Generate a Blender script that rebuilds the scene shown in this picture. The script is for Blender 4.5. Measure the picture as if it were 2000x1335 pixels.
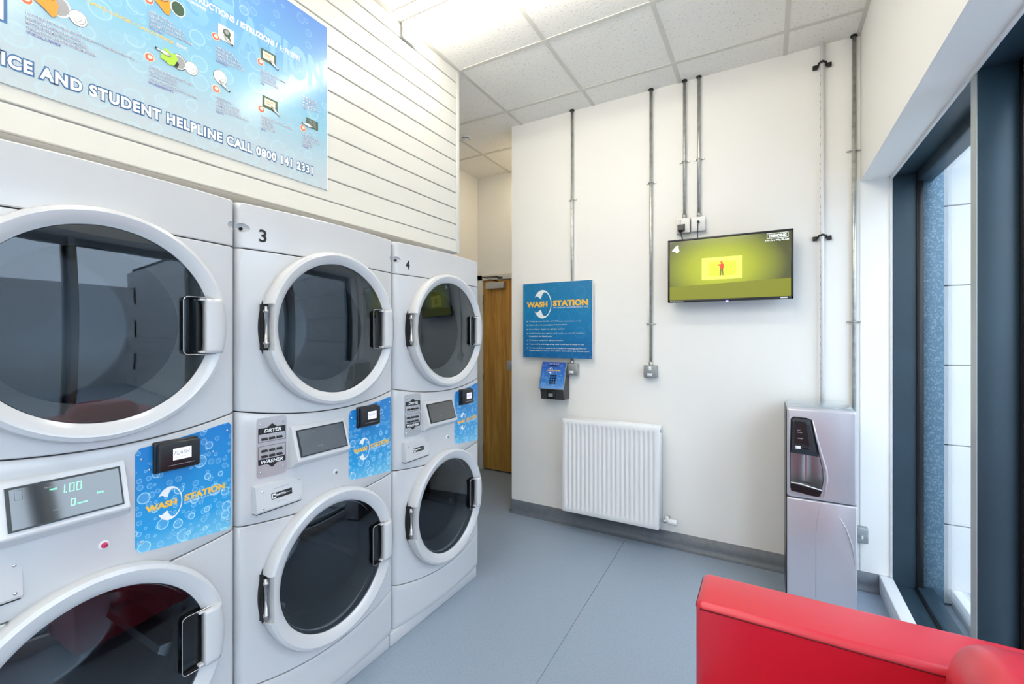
import bpy, bmesh, math, random
from math import sin, cos, pi, radians, exp, sqrt
from mathutils import Vector, Matrix
random.seed(7)
for o in list(bpy.data.objects): bpy.data.objects.remove(o)
sc = bpy.context.scene
COL = sc.collection

# ------------------------------------------------------------------ camera, world, light, exposure
cam_d = bpy.data.cameras.new('camera'); cam = bpy.data.objects.new('camera', cam_d); COL.objects.link(cam)
cam_d.sensor_width = 36.0; cam_d.sensor_fit = 'HORIZONTAL'
cam_d.lens = 36.0*879/2000
cam_d.shift_y = -(667.5-656)/2000
cam_d.clip_start = 0.02
cam.location = (0, 0, 1.415)
cam.rotation_euler = (radians(90), 0, radians(29.6))
sc.camera = cam
sc.view_settings.view_transform = 'Standard'
sc.view_settings.look = 'None'
sc.view_settings.gamma = 1.0
sc.view_settings.exposure = 0.98
sc.view_settings.use_curve_mapping = False

world = bpy.data.worlds.new('overcast_sky'); sc.world = world; world.use_nodes = True
bg = world.node_tree.nodes['Background']
bg.inputs[0].default_value = (0.70, 0.84, 1.0, 1); bg.inputs[1].default_value = 2.55
TUBE = 10.5          # strength of the ceiling tubes

# ------------------------------------------------------------------ materials
MATS = {}
def pbr(name, col, rough=0.5, metal=0.0, coat=0.0, emis=None, es=0.0, bump=0.0, bscale=60, spec=0.5, var=0.0, vscale=8):
    m = bpy.data.materials.new(name); m.use_nodes = True; nt = m.node_tree; b = nt.nodes['Principled BSDF']
    b.inputs['Base Color'].default_value = (*col, 1); b.inputs['Roughness'].default_value = rough
    b.inputs['Metallic'].default_value = metal; b.inputs['Coat Weight'].default_value = coat
    b.inputs['Coat Roughness'].default_value = 0.08; b.inputs['Specular IOR Level'].default_value = spec
    if emis: b.inputs['Emission Color'].default_value = (*emis, 1); b.inputs['Emission Strength'].default_value = es
    tc = nt.nodes.new('ShaderNodeTexCoord')
    if bump:
        n = nt.nodes.new('ShaderNodeTexNoise'); n.inputs['Scale'].default_value = bscale; n.inputs['Detail'].default_value = 4
        nt.links.new(tc.outputs['Object'], n.inputs['Vector'])
        bp = nt.nodes.new('ShaderNodeBump'); bp.inputs['Strength'].default_value = bump; bp.inputs['Distance'].default_value = 0.002
        nt.links.new(n.outputs['Fac'], bp.inputs['Height']); nt.links.new(bp.outputs['Normal'], b.inputs['Normal'])
    if var:
        n = nt.nodes.new('ShaderNodeTexNoise'); n.inputs['Scale'].default_value = vscale; n.inputs['Detail'].default_value = 5
        nt.links.new(tc.outputs['Object'], n.inputs['Vector'])
        r = nt.nodes.new('ShaderNodeValToRGB')
        r.color_ramp.elements[0].position = .3; r.color_ramp.elements[1].position = .7
        r.color_ramp.elements[0].color = (*[c*(1-var) for c in col], 1); r.color_ramp.elements[1].color = (*[min(1, c*(1+var)) for c in col], 1)
        nt.links.new(n.outputs['Fac'], r.inputs['Fac']); nt.links.new(r.outputs['Color'], b.inputs['Base Color'])
    MATS[name] = m; return m

wall_m = pbr('wall_paint', (.90, .885, .85), .6, bump=.15, bscale=90)
alcove_m = pbr('board_paint', (.70, .69, .645), .28, bump=.05, bscale=20)
white_en = pbr('white_enamel', (.61, .61, .62), .22, coat=.5)
white_pl = pbr('white_plastic', (.82, .82, .82), .35)
grey_pl = pbr('grey_plastic', (.40, .41, .43), .4)
black_pl = pbr('black_plastic', (.012, .012, .014), .28)
black_matte = pbr('black_matte', (.01, .01, .01), .7)
dark_gap = pbr('dark_gap', (.03, .03, .035), .9)
chrome = pbr('chrome', (.75, .75, .76), .12, 1.0)
steel = pbr('satin_steel', (.50, .50, .51), .32, 1.0)
galv = pbr('galvanised_steel', (.52, .53, .50), .38, .85, var=.18, vscale=30)
galv_box = pbr('galvanised_box', (.36, .38, .38), .5, .6, var=.15, vscale=60)
drum_m = pbr('drum_steel', (.22, .23, .24), .35, .9)
bowl_m = pbr('bowl_steel', (.52, .52, .51), .35, .5)
silver = pbr('cooler_silver', (.64, .625, .68), .33, .55, coat=.35)
frame_m = pbr('slate_blue_aluminium', (.026, .053, .076), .38, .2, var=.12, vscale=3)
frame_edge_lit = pbr('frame_edge_lit', (.42, .45, .45), .4, .4)  # frame colour lightened to carry glancing light
rad_m = pbr('radiator_enamel', (.86, .86, .87), .3, coat=.3)
skirt_m = pbr('skirting_vinyl', (.15, .17, .20), .42, var=.1, vscale=40)
red_m = pbr('red_leather', (.62, .012, .035), .33, bump=.12, bscale=220, coat=.15)
red_m.node_tree.nodes['Principled BSDF'].inputs['Coat Weight'].default_value = .6; red_m.node_tree.nodes['Principled BSDF'].inputs['Coat Roughness'].default_value = .38
red_dark = pbr('red_stitching', (.16, .004, .012), .6)
ink_black = pbr('ink_black', (.012, .012, .012), .5)
ink_white = pbr('ink_white', (.9, .9, .9), .4)
ink_orange = pbr('ink_orange', (.85, .42, .06), .4)
ink_yellow = pbr('ink_yellow', (.95, .55, .08), .4)
ink_blue = pbr('ink_blue', (.05, .16, .35), .4)
ink_navy = pbr('ink_navy', (.07, .07, .30), .4)
ink_violet = pbr('ink_violet', (.55, .55, .80), .4)
ink_pale = pbr('ink_pale', (.38, .62, .84), .4)
ink_ghost = pbr('ink_ghost', (.22, .47, .72), .3)
ink_peach = pbr('ink_peach', (.95, .80, .62), .4)
ink_cloth = pbr('ink_cloth_orange', (.93, .32, .02), .4)
ink_green = pbr('ink_green', (.42, .70, .06), .4)
ink_dkgreen = pbr('ink_dark_green', (.05, .10, .06), .4)
ink_red = pbr('ink_red', (.80, .14, .07), .4)
ink_cream = pbr('ink_cream', (.93, .92, .86), .4)
ink_grey = pbr('ink_grey', (.35, .35, .36), .4)
brushed = pbr('brushed_plate', (.56, .56, .57), .35, .6)
led_green = pbr('led_green', (.1, .6, .3), .4, emis=(.15, 1, .45), es=2.2)
lcd = pbr('lcd_screen', (.6, .62, .7), .3, emis=(.62, .60, .78), es=.40)
lamp_red = pbr('lamp_red', (.45, .03, .10), .3, emis=(1, .05, .2), es=.12)
led_blue = pbr('led_blue', (.1, .1, .8), .4, emis=(.15, .12, 1), es=5)
door_disp = pbr('display_glass', (.015, .017, .02), .06, coat=1.0, spec=1.0)
disp_faint = pbr('display_faint_print', (.28, .30, .33), .3)
diffuser = pbr('tube_diffuser', (.9, .9, .88), .4, emis=(1.0, .93, .80), es=TUBE)
white_metal = pbr('white_metal', (.85, .84, .80), .4)
conc = pbr('paving', (.36, .41, .46), .85, var=.15, vscale=12)
kerb_m = pbr('white_kerb', (.82, .83, .84), .5)
block_m = pbr('white_blockwork', (.58, .58, .58), .7, var=.04, vscale=5)

def speckle_col(m, c1, c2, scale, thr=.6, bump=0):
    nt = m.node_tree; b = nt.nodes['Principled BSDF']; tc = nt.nodes.new('ShaderNodeTexCoord')
    n = nt.nodes.new('ShaderNodeTexNoise'); n.inputs['Scale'].default_value = scale; n.inputs['Detail'].default_value = 3
    r = nt.nodes.new('ShaderNodeValToRGB'); r.color_ramp.elements[0].position = thr-.05; r.color_ramp.elements[1].position = thr+.05
    r.color_ramp.elements[0].color = (*c1, 1); r.color_ramp.elements[1].color = (*c2, 1)
    nt.links.new(tc.outputs['Object'], n.inputs['Vector']); nt.links.new(n.outputs['Fac'], r.inputs['Fac'])
    nt.links.new(r.outputs['Color'], b.inputs['Base Color'])
    if bump:
        bp = nt.nodes.new('ShaderNodeBump'); bp.inputs['Strength'].default_value = bump; bp.inputs['Distance'].default_value = .003; bp.invert = True
        nt.links.new(n.outputs['Fac'], bp.inputs['Height']); nt.links.new(bp.outputs['Normal'], b.inputs['Normal'])
tile_m = pbr('ceiling_tile', (.8, .78, .72), .85); speckle_col(tile_m, (.95, .925, .87), (.76, .74, .69), 75, .64, .4)
tbar_m = pbr('ceiling_grid', (.70, .68, .62), .5)
floor_m = pbr('blue_grey_vinyl', (.30, .35, .42), .36); speckle_col(floor_m, (.300, .365, .450), (.272, .334, .418), 120, .55)
galv_spk = pbr('spangled_steel', (.15, .25, .33), .5, .1); speckle_col(galv_spk, (.12, .21, .29), (.27, .39, .47), 130, .56)

def wood_mat():
    m = pbr('oak_veneer', (.4, .2, .05), .4); nt = m.node_tree; b = nt.nodes['Principled BSDF']
    tc = nt.nodes.new('ShaderNodeTexCoord'); mp = nt.nodes.new('ShaderNodeMapping'); mp.inputs['Scale'].default_value = (14, 14, .9)
    n = nt.nodes.new('ShaderNodeTexNoise'); n.inputs['Scale'].default_value = 1.6; n.inputs['Detail'].default_value = 6; n.inputs['Distortion'].default_value = 1.2
    r = nt.nodes.new('ShaderNodeValToRGB')
    r.color_ramp.elements[0].position = .32; r.color_ramp.elements[0].color = (.40, .18, .022, 1)
    r.color_ramp.elements[1].position = .7; r.color_ramp.elements[1].color = (.66, .36, .075, 1)
    nt.links.new(tc.outputs['Object'], mp.inputs['Vector']); nt.links.new(mp.outputs['Vector'], n.inputs['Vector'])
    nt.links.new(n.outputs['Fac'], r.inputs['Fac']); nt.links.new(r.outputs['Color'], b.inputs['Base Color'])
    return m
wood_m = wood_mat()

def glass_mat(name, tint, base, ior=1.5, rough=.0, gl=(.95, .97, 1)):
    m = bpy.data.materials.new(name); m.use_nodes = True; nt = m.node_tree; nt.nodes.clear()
    out = nt.nodes.new('ShaderNodeOutputMaterial'); mix = nt.nodes.new('ShaderNodeMixShader')
    tr = nt.nodes.new('ShaderNodeBsdfTransparent'); tr.inputs[0].default_value = (*tint, 1)
    g = nt.nodes.new('ShaderNodeBsdfGlossy'); g.inputs['Roughness'].default_value = rough; g.inputs['Color'].default_value = (*gl, 1)
    f0 = ((ior-1)/(ior+1))**2        # Schlick reflectance from the facing angle
    lw = nt.nodes.new('ShaderNodeLayerWeight'); lw.inputs[0].default_value = .5
    pw = nt.nodes.new('ShaderNodeMath'); pw.operation = 'POWER'; pw.inputs[1].default_value = 5; nt.links.new(lw.outputs['Facing'], pw.inputs[0])
    fr = nt.nodes.new('ShaderNodeMath'); fr.operation = 'MULTIPLY_ADD'; fr.inputs[1].default_value = 1-f0; fr.inputs[2].default_value = f0; nt.links.new(pw.outputs[0], fr.inputs[0])
    mx = nt.nodes.new('ShaderNodeMath'); mx.operation = 'ADD'; mx.inputs[1].default_value = base; mx.use_clamp = True
    nt.links.new(fr.outputs[0], mx.inputs[0]); nt.links.new(mx.outputs[0], mix.inputs[0])
    nt.links.new(tr.outputs[0], mix.inputs[1]); nt.links.new(g.outputs[0], mix.inputs[2]); nt.links.new(mix.outputs[0], out.inputs[0])
    return m
door_glass = glass_mat('smoked_glass', (.46, .50, .53), .035, 1.5, .02, (.80, .86, .93))
win_glass = glass_mat('window_glass', (.97, .98, .98), .0, 1.35)

def bubble_mat(name, top, bot, ring, x0, x1, z0, z1, scales=(14, 26), amount=(.7, .7), rough=.3, fade=True, diag=0.0, white_bot=0.0):
    """printed bubbles: rings of a random size per voronoi cell on a two colour print (object coordinates)"""
    m = bpy.data.materials.new(name); m.use_nodes = True; nt = m.node_tree; L = nt.links.new; N = nt.nodes.new
    b = nt.nodes['Principled BSDF']; b.inputs['Roughness'].default_value = rough
    tc = N('ShaderNodeTexCoord'); sp = N('ShaderNodeSeparateXYZ'); L(tc.outputs['Object'], sp.inputs[0])
    def mth(op, a, bb, clamp=False):
        n = N('ShaderNodeMath'); n.operation = op; n.use_clamp = clamp
        for i, v in enumerate((a, bb)):
            if v is None: continue
            if isinstance(v, (int, float)): n.inputs[i].default_value = v
            else: L(v, n.inputs[i])
        return n.outputs[0]
    v = mth('DIVIDE', mth('SUBTRACT', sp.outputs['Z'], z0), z1-z0, True)
    u = mth('DIVIDE', mth('SUBTRACT', sp.outputs['X'], x0), x1-x0, True)
    g = mth('ADD', mth('MULTIPLY', v, 1-diag), mth('MULTIPLY', u, diag), True)
    cr = N('ShaderNodeValToRGB'); L(g, cr.inputs[0])
    cols = bot if isinstance(bot, list) else [(0, bot), (1, top)]
    while len(cr.color_ramp.elements) < len(cols): cr.color_ramp.elements.new(.5)
    for e, (p, c) in zip(cr.color_ramp.elements, cols): e.position = p; e.color = (*c, 1)
    prev = cr.outputs[0]
    cmb = N('ShaderNodeCombineXYZ'); L(sp.outputs['X'], cmb.inputs[0]); L(sp.outputs['Z'], cmb.inputs[1])
    for k, (s, am) in enumerate(zip(scales, amount)):
        vo = N('ShaderNodeTexVoronoi'); vo.voronoi_dimensions = '2D'; vo.inputs['Scale'].default_value = s; vo.inputs['Randomness'].default_value = .75
        ad = N('ShaderNodeVectorMath'); ad.operation = 'ADD'; ad.inputs[1].default_value = (k*3.7+.31, k*1.9+.13, 0)
        L(cmb.outputs[0], ad.inputs[0]); L(ad.outputs[0], vo.inputs['Vector'])
        sc_ = N('ShaderNodeSeparateColor'); L(vo.outputs['Color'], sc_.inputs[0])
        rad = mth('ADD', mth('MULTIPLY', sc_.outputs[0], .26), .12)
        d = mth('ABSOLUTE', mth('SUBTRACT', vo.outputs['Distance'], rad), None)
        rg = mth('SUBTRACT', 1.0, mth('DIVIDE', d, .045), True)
        keep = mth('GREATER_THAN', sc_.outputs[1], mth('MULTIPLY', v, .75 if fade else 0.0))
        inside = mth('MULTIPLY', mth('LESS_THAN', vo.outputs['Distance'], rad), .13)
        f = mth('MULTIPLY', mth('MULTIPLY', mth('ADD', rg, inside, True), keep), am)
        mix = N('ShaderNodeMix'); mix.data_type = 'RGBA'; mix.inputs[7].default_value = (*ring, 1)
        L(f, mix.inputs[0]); L(prev, mix.inputs[6]); prev = mix.outputs[2]
    L(prev, b.inputs['Base Color']); return m
sticker_m = bubble_mat('bubble_print', None, [(0, (.20, .58, .80)), (.25, (.02, .34, .70)), (1, (.006, .21, .60))], (.55, .88, 1), .42, .69, .80, 1.14, (22, 44), (.85, .6))
poster_m = bubble_mat('poster_print', None, [(0, (.56, .60, .62)), (.22, (.48, .59, .66)), (.45, (.27, .53, .68)), (.72, (.17, .40, .68)), (1, (.13, .27, .64))], (.48, .70, .78), -1.0, 1.345, 2.07, 2.80, (11, 21), (.55, .35), .16, True, .12)
wallsign_m = bubble_mat('sign_print', None, [(0, (.01, .13, .36)), (.5, (.01, .21, .46)), (1, (.015, .20, .42))], (.05, .36, .62), 0, .57, 0, .574, (7, 13), (.30, .2), .35, False)
term_m = bubble_mat('terminal_print', None, [(0, (.35, .55, .85)), (.5, (.03, .22, .62)), (1, (.01, .07, .42))], (.5, .75, 1), 0, .175, .94, 1.22, (45, 80), (.6, .4), .35)

def screen_mat():
    m = bpy.data.materials.new('tv_picture'); m.use_nodes = True; nt = m.node_tree; L = nt.links.new; N = nt.nodes.new
    b = nt.nodes['Principled BSDF']; b.inputs['Base Color'].default_value = (.01, .01, .01, 1); b.inputs['Roughness'].default_value = .12
    tc = N('ShaderNodeTexCoord'); mp = N('ShaderNodeMapping'); mp.inputs['Location'].default_value = (-.31/.36*1.0, 0, -.21/.24)
    mp.inputs['Scale'].default_value = (1/.36, 0, 1/.24); L(tc.outputs['Object'], mp.inputs[0])
    ln = N('ShaderNodeVectorMath'); ln.operation = 'LENGTH'; L(mp.outputs[0], ln.inputs[0])
    cr = N('ShaderNodeValToRGB'); L(ln.outputs['Value'], cr.inputs[0])
    for i, (p, c) in enumerate([(0, (.58, .62, .04)), (.5, (.38, .44, .03)), (.9, (.15, .17, .035)), (1.0, (.08, .09, .03))]):
        if i > 1: cr.color_ramp.elements.new(p)
        cr.color_ramp.elements[i if i < 2 else i].position = p; cr.color_ramp.elements[i].color = (*c, 1)
    L(cr.outputs[0], b.inputs['Emission Color']); b.inputs['Emission Strength'].default_value = .62
    return m
screen_m = screen_mat()
def emi(name, c, s=.72):
    return pbr(name, (.01, .01, .01), .3, emis=c, es=s)
scr_yel = emi('picture_yellow', (.80, .84, .12)); scr_yel2 = emi('picture_olive', (.62, .66, .04)); scr_white = emi('picture_white', (.85, .95, .95))
scr_red = emi('picture_red', (.65, .06, .02)); scr_dark = emi('picture_dark', (.16, .15, .02)); scr_low = emi('picture_low', (.22, .24, .010), .62)

# ------------------------------------------------------------------ mesh builder
class MB:
    def __init__(s): s.bm = bmesh.new(); s.mats = []
    def mi(s, m):
        if m not in s.mats: s.mats.append(m)
        return s.mats.index(m)
    def merge(s, bm2, m):
        i = s.mi(m); vm = {}
        for v in bm2.verts: vm[v] = s.bm.verts.new(v.co)
        for f in bm2.faces:
            try: nf = s.bm.faces.new([vm[v] for v in f.verts]); nf.material_index = i; nf.smooth = f.smooth
            except ValueError: pass
        bm2.free()
    def box(s, a, b, m, bev=0, seg=2, smooth=True):
        t = bmesh.new(); bmesh.ops.create_cube(t, size=1)
        for v in t.verts: v.co = Vector([(a[k]+b[k])/2 + v.co[k]*(b[k]-a[k]) for k in range(3)])
        if bev:
            bmesh.ops.bevel(t, geom=list(t.edges), offset=bev, segments=seg, profile=.5, affect='EDGES')
            for f in t.faces: f.smooth = smooth
        bmesh.ops.recalc_face_normals(t, faces=list(t.faces))
        s.merge(t, m); return s
    def hull(s, pts, m):
        t = bmesh.new(); vs = [t.verts.new(p) for p in pts]; bmesh.ops.convex_hull(t, input=vs)
        bmesh.ops.dissolve_limit(t, angle_limit=.01, verts=list(t.verts), edges=list(t.edges))
        bmesh.ops.recalc_face_normals(t, faces=list(t.faces)); s.merge(t, m); return s
    def tube(s, pts, r, m, n=12, caps=True):
        pts = [Vector(p) for p in pts]; t = bmesh.new(); rings = []
        rs = r if isinstance(r, (list, tuple)) else [r]*len(pts)
        up = None
        for i, p in enumerate(pts):
            d = (pts[min(i+1, len(pts)-1)]-pts[max(i-1, 0)]).normalized()
            if up is None: up = Vector((0, 0, 1)) if abs(d.z) < .9 else Vector((1, 0, 0))
            a = d.cross(up).normalized(); b = d.cross(a).normalized()
            if i and (a.dot(rings_a) < 0): a = -a; b = -b
            rings_a = a
            rings.append([t.verts.new(p + a*rs[i]*cos(2*pi*k/n) + b*rs[i]*sin(2*pi*k/n)) for k in range(n)])
        for i in range(len(pts)-1):
            for k in range(n):
                f = t.faces.new([rings[i][k], rings[i][(k+1) % n], rings[i+1][(k+1) % n], rings[i+1][k]]); f.smooth = True
        if caps: t.faces.new(rings[0]); t.faces.new(rings[-1])
        bmesh.ops.recalc_face_normals(t, faces=list(t.faces)); s.merge(t, m); return s
    def lathe(s, prof, c, m, n=96, closed=False, a0=0, a1=2*pi):
        """profile (r, out) turned round the axis -Y through c=(x, z)"""
        t = bmesh.new(); R = []
        for r, w in prof:
            if r < 1e-6: R.append([t.verts.new((c[0], -w, c[1]))])
            else: R.append([t.verts.new((c[0]+r*cos(a0+(a1-a0)*k/n), -w, c[1]+r*sin(a0+(a1-a0)*k/n))) for k in range(n)])
        idx = list(range(len(R)-1)) + ([len(R)-1] if closed else [])
        for i in idx:
            A, B = R[i], R[(i+1) % len(R)]
            for k in range(n):
                k2 = (k+1) % n
                if len(A) == 1 and len(B) == 1: continue
                if len(A) == 1: f = [A[0], B[k], B[k2]]
                elif len(B) == 1: f = [A[k], A[k2], B[0]]
                else: f = [A[k], A[k2], B[k2], B[k]]
                fc = t.faces.new(f); fc.smooth = True
        bmesh.ops.recalc_face_normals(t, faces=list(t.faces))
        s.merge(t, m); return s
    def poly(s, pts, y, m, th=0.0006):
        """flat shape in XZ facing -Y, thickness th behind"""
        t = bmesh.new(); vs = [t.verts.new((p[0], y, p[1])) for p in pts]
        f = t.faces.new(vs); f.normal_update()
        if f.normal.y > 0: f.normal_flip()
        bmesh.ops.triangulate(t, faces=list(t.faces), ngon_method='EAR_CLIP')
        if th: 
            r = bmesh.ops.extrude_face_region(t, geom=list(t.faces))
            for v in [g for g in r['geom'] if isinstance(g, bmesh.types.BMVert)]: v.co.y = y
            # original faces moved back
            new = set(g for g in r['geom'] if isinstance(g, bmesh.types.BMVert))
            for v in t.verts:
                if v not in new: v.co.y = y+th
            bmesh.ops.recalc_face_normals(t, faces=list(t.faces))
        s.merge(t, m); return s
    def ell(s, cx, cz, rx, rz, y, m, n=28, rot=0, th=.0006):
        return s.poly([(cx+rx*cos(a)*cos(rot)-rz*sin(a)*sin(rot), cz+rx*cos(a)*sin(rot)+rz*sin(a)*cos(rot)) for a in [2*pi*k/n for k in range(n)]], y, m, th)
    def rrect(s, x0, x1, z0, z1, r, y, m, th=.0006, n=6):
        P = []
        for cx, cz, a in ((x1-r, z1-r, 0), (x0+r, z1-r, pi/2), (x0+r, z0+r, pi), (x1-r, z0+r, 1.5*pi)):
            P += [(cx+r*cos(a+pi/2*k/n), cz+r*sin(a+pi/2*k/n)) for k in range(n+1)]
        return s.poly(P, y, m, th)
    def line(s, p, q, w, y, m):
        d = Vector((q[0]-p[0], q[1]-p[1])); n = Vector((-d.y, d.x)).normalized()*w/2
        return s.poly([(p[0]+n.x, p[1]+n.y), (q[0]+n.x, q[1]+n.y), (q[0]-n.x, q[1]-n.y), (p[0]-n.x, p[1]-n.y)], y, m)
    def loop(s, P, w, y, m):
        for i in range(len(P)): s.line(P[i], P[(i+1) % len(P)], w, y, m)
        return s
    def text(s, txt, x, z, y, m, h=None, w=None, bold=0.0, shear=0.0, res=3, warp=None, refh=None, sp=1.0):
        """text with its lower left at (x, z) in XZ facing -Y, scaled to cap height h and width w"""
        cu = bpy.data.curves.new('t', 'FONT'); cu.body = txt; cu.resolution_u = res; cu.offset = bold; cu.shear = shear; cu.size = 1; cu.space_character = sp
        o = bpy.data.objects.new('t', cu); COL.objects.link(o)
        dg = bpy.context.evaluated_depsgraph_get(); dg.update(); me = bpy.data.meshes.new_from_object(o.evaluated_get(dg))
        bpy.data.objects.remove(o); bpy.data.curves.remove(cu)
        if not me.vertices: return s
        X = [v.co.x for v in me.vertices]; Y = [v.co.y for v in me.vertices]; x0, x1, y0, y1 = min(X), max(X), min(Y), max(Y)
        sy = h/(refh if refh else (y1-y0)); sx = w/(x1-x0) if w else sy
        yb = 0 if refh else y0
        i = s.mi(m); vs = []
        for v in me.vertices:
            px, pz = x+(v.co.x-x0)*sx, z+(v.co.y-yb)*sy
            py = y if warp is None else y-warp(px)
            vs.append(s.bm.verts.new((px, py, pz)))
        for p in me.polygons:
            try: f = s.bm.faces.new([vs[k] for k in p.vertices]); f.material_index = i
            except ValueError: pass
        bpy.data.meshes.remove(me); return s
    def build(s, name, parent=None, label=None, sharp=35):
        me = bpy.data.meshes.new(name)
        for e in s.bm.edges:
            if len(e.link_faces) == 2:
                e.smooth = e.calc_face_angle(0) < radians(sharp)
        s.bm.to_mesh(me); s.bm.free()
        for m in s.mats: me.materials.append(m)
        o = bpy.data.objects.new(name, me); COL.objects.link(o)
        if parent: o.parent = parent
        if label: o['label'] = label
        return o
def tag(o, label, cat, group=None, kind=None):
    if label: o['label'] = label
    if cat: o['category'] = cat
    if group: o['group'] = group
    if kind: o['kind'] = kind
    return o
def thing(name, label, cat, loc, rz=0, group=None):
    o = bpy.data.objects.new(name, None); COL.objects.link(o); o.location = loc; o.rotation_euler = (0, 0, rz); o.empty_display_size = .1
    return tag(o, label, cat, group)
def struct(o): o['kind'] = 'structure'; return o
def bool_cut(o, cutters, op='DIFFERENCE'):
    for c in cutters:
        md = o.modifiers.new('b', 'BOOLEAN'); md.operation = op; md.object = c; md.solver = 'EXACT'
    dg = bpy.context.evaluated_depsgraph_get(); dg.update()
    me = bpy.data.meshes.new_from_object(o.evaluated_get(dg)); o.modifiers.clear(); o.data = me
    for c in cutters: bpy.data.objects.remove(c)
    b = bmesh.new(); b.from_mesh(me)
    for e in b.edges:
        if len(e.link_faces) == 2: e.smooth = e.calc_face_angle(0) < radians(30)
    for f in b.faces: f.smooth = True
    b.to_mesh(me); b.free()
    return o
def copy_tree(o, parent=None):
    c = o.copy(); COL.objects.link(c); c.parent = parent
    for ch in list(o.children): copy_tree(ch, c)
    return c

# ------------------------------------------------------------------ room
YB, XW, ZC = 3.165, .452, 3.105
XL, YF, YD = -2.715, -2.6, 4.03
m = MB(); m.box((XL, YF, -.05), (.60, YD+.15, 0), floor_m); f_ = struct(m.build('floor'))
m = MB(); m.tube([(-.86, 3.1, .0004), (-.80, 1.0, .0004)], .0012, skirt_m, 4)
s_ = struct(m.build('floor_weld_seam')); s_['label'] = 'dark weld line across the blue-grey vinyl'
s_.name = 'trim_1'
m = MB(); m.box((XL-.1, YF, 0), (XL, YD+.1, ZC), wall_m); struct(m.build('wall_left'))
m = MB(); m.box((-1.80, YB, 0), (.60, YB+.12, ZC+.02), wall_m); struct(m.build('wall_back'))
m = MB(); m.box((-1.80, YB+.12, 0), (-1.70, YD, ZC+.02), wall_m); struct(m.build('wall_corridor'))
m = MB(); m.box((XL, YD, 2.06), (-1.70, YD+.1, ZC), wall_m); m.box((XL, YD, 0), (-2.70, YD+.1, 2.06), wall_m); m.box((-1.76, YD, 0), (-1.70, YD+.1, 2.06), wall_m)
struct(m.build('wall_far'))
m = MB(); m.box((XL, YF-.1, 0), (.8, YF, ZC), wall_m); struct(m.build('wall_front'))
m = MB(); m.box((XW, YF, 2.29), (.70, YB, ZC+.02), wall_m); struct(m.build('wall_right'))
# alcove boards above the machines
XP = -1.722
m = MB()
m.box((XL+.002, YF, 1.945), (XP-.014, 2.346, ZC), wall_m)
zs = [2.023+.1*k for k in range(11)]
m.box((XP-.014, YF, 1.945), (XP+.003, 2.314, 2.020), alcove_m, .003, 1, False)
for z in zs:
    m.box((XP-.014, YF, z+.0035), (XP, 2.314, min(z+.0975, ZC)), alcove_m, .0025, 1, False)
m.box((XP-.014, 2.316, 1.945), (XP+.002, 2.346, ZC), alcove_m, .002)
struct(m.build('wall_alcove'))
# ceiling
m = MB(); m.box((XL, YF, ZC), (.72, YD+.1, ZC+.04), tile_m)
X = -1.708
for k in range(-1, 4): m.box((-1.708+.6*k-.012, YF, ZC-.003), (-1.708+.6*k+.012, YD, ZC+.001), tbar_m)
for k in range(-9, 4):
    y = 2.332+.59*k; m.box((XL, y-.012, ZC-.0036), (XW, y+.012, ZC+.0016), tbar_m)
m.box((XW-.02, YF, ZC-.004), (XW, YB, ZC), tbar_m)
struct(m.build('ceiling'))
# coved skirting
def cove(m, p0, p1, n, mat, h=.1):
    d = (Vector(p1)-Vector(p0)); nn = Vector(n); prof = [(0, h), (.004, h), (.004, .035), (.010, .014), (.024, .003), (.036, .0005)]
    t = bmesh.new(); A = [t.verts.new(Vector(p0)+nn*a+Vector((0, 0, b))) for a, b in prof]; B = [t.verts.new(Vector(p1)+nn*a+Vector((0, 0, b))) for a, b in prof]
    for i in range(len(prof)-1): f = t.faces.new([A[i], A[i+1], B[i+1], B[i]]); f.smooth = True
    bmesh.ops.recalc_face_normals(t, faces=list(t.faces)); m.merge(t, mat)
m = MB(); cove(m, (-1.80, YB, 0), (.535, YB, 0), (0, -1, 0), skirt_m); struct(m.build('baseboard_back'))
m = MB(); cove(m, (XL, YF, 0), (XL, YD, 0), (1, 0, 0), skirt_m); struct(m.build('baseboard_left'))
m = MB(); cove(m, (-1.80, YB, 0), (-1.80, YD, 0), (-1, 0, 0), skirt_m); struct(m.build('baseboard_corridor'))

# window wall: kerb, frame, mullions, panes
m = MB(); m.box((.535, YF, 0), (.593, YB, .098), kerb_m, .004); struct(m.build('trim_2'))
m = MB(); m.box((XW, YF, 2.283), (.597, YB, 2.290), wall_m); m.box((.583, YF, 2.272), (.593, YB, 2.285), kerb_m, .002); struct(m.build('trim_3'))
m = MB(); m.box((XW, YB-.004, .10), (.593, YB, 2.285), wall_m); m.box((.581, YB-.012, .1), (.593, YB-.002, 2.28), kerb_m, .002); struct(m.build('trim_4'))
BAYS = [3.165, 2.071, .95, -.17, -1.29, -2.6]
wf = struct(bpy.data.objects.new('window_1', None)); COL.objects.link(wf); wf['label'] = 'full height slate blue framed window along the right wall'
m = MB()
m.box((.593, YF, .02), (.689, YB, .068), frame_m, .002); m.box((.600, YF, .068), (.603, YB, .071), chrome)
m.box((.593, YF, 2.284), (.76, YB, 2.32), frame_m)
m.box((.690, YF, .02), (.76, YB, .085), frame_m, .002); m.box((.690, YF, 2.235), (.76, YB, 2.286), frame_m, .002)
m.box((.593, YB-.016, .06), (.689, YB, 2.286), frame_m)
m.box((.689, YB-.030, .06), (.716, YB+.01, 2.286), black_pl, .002)
m.box((.683, YF, .068), (.690, YB, .078), black_pl)
m.build('window_frame', wf)
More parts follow.
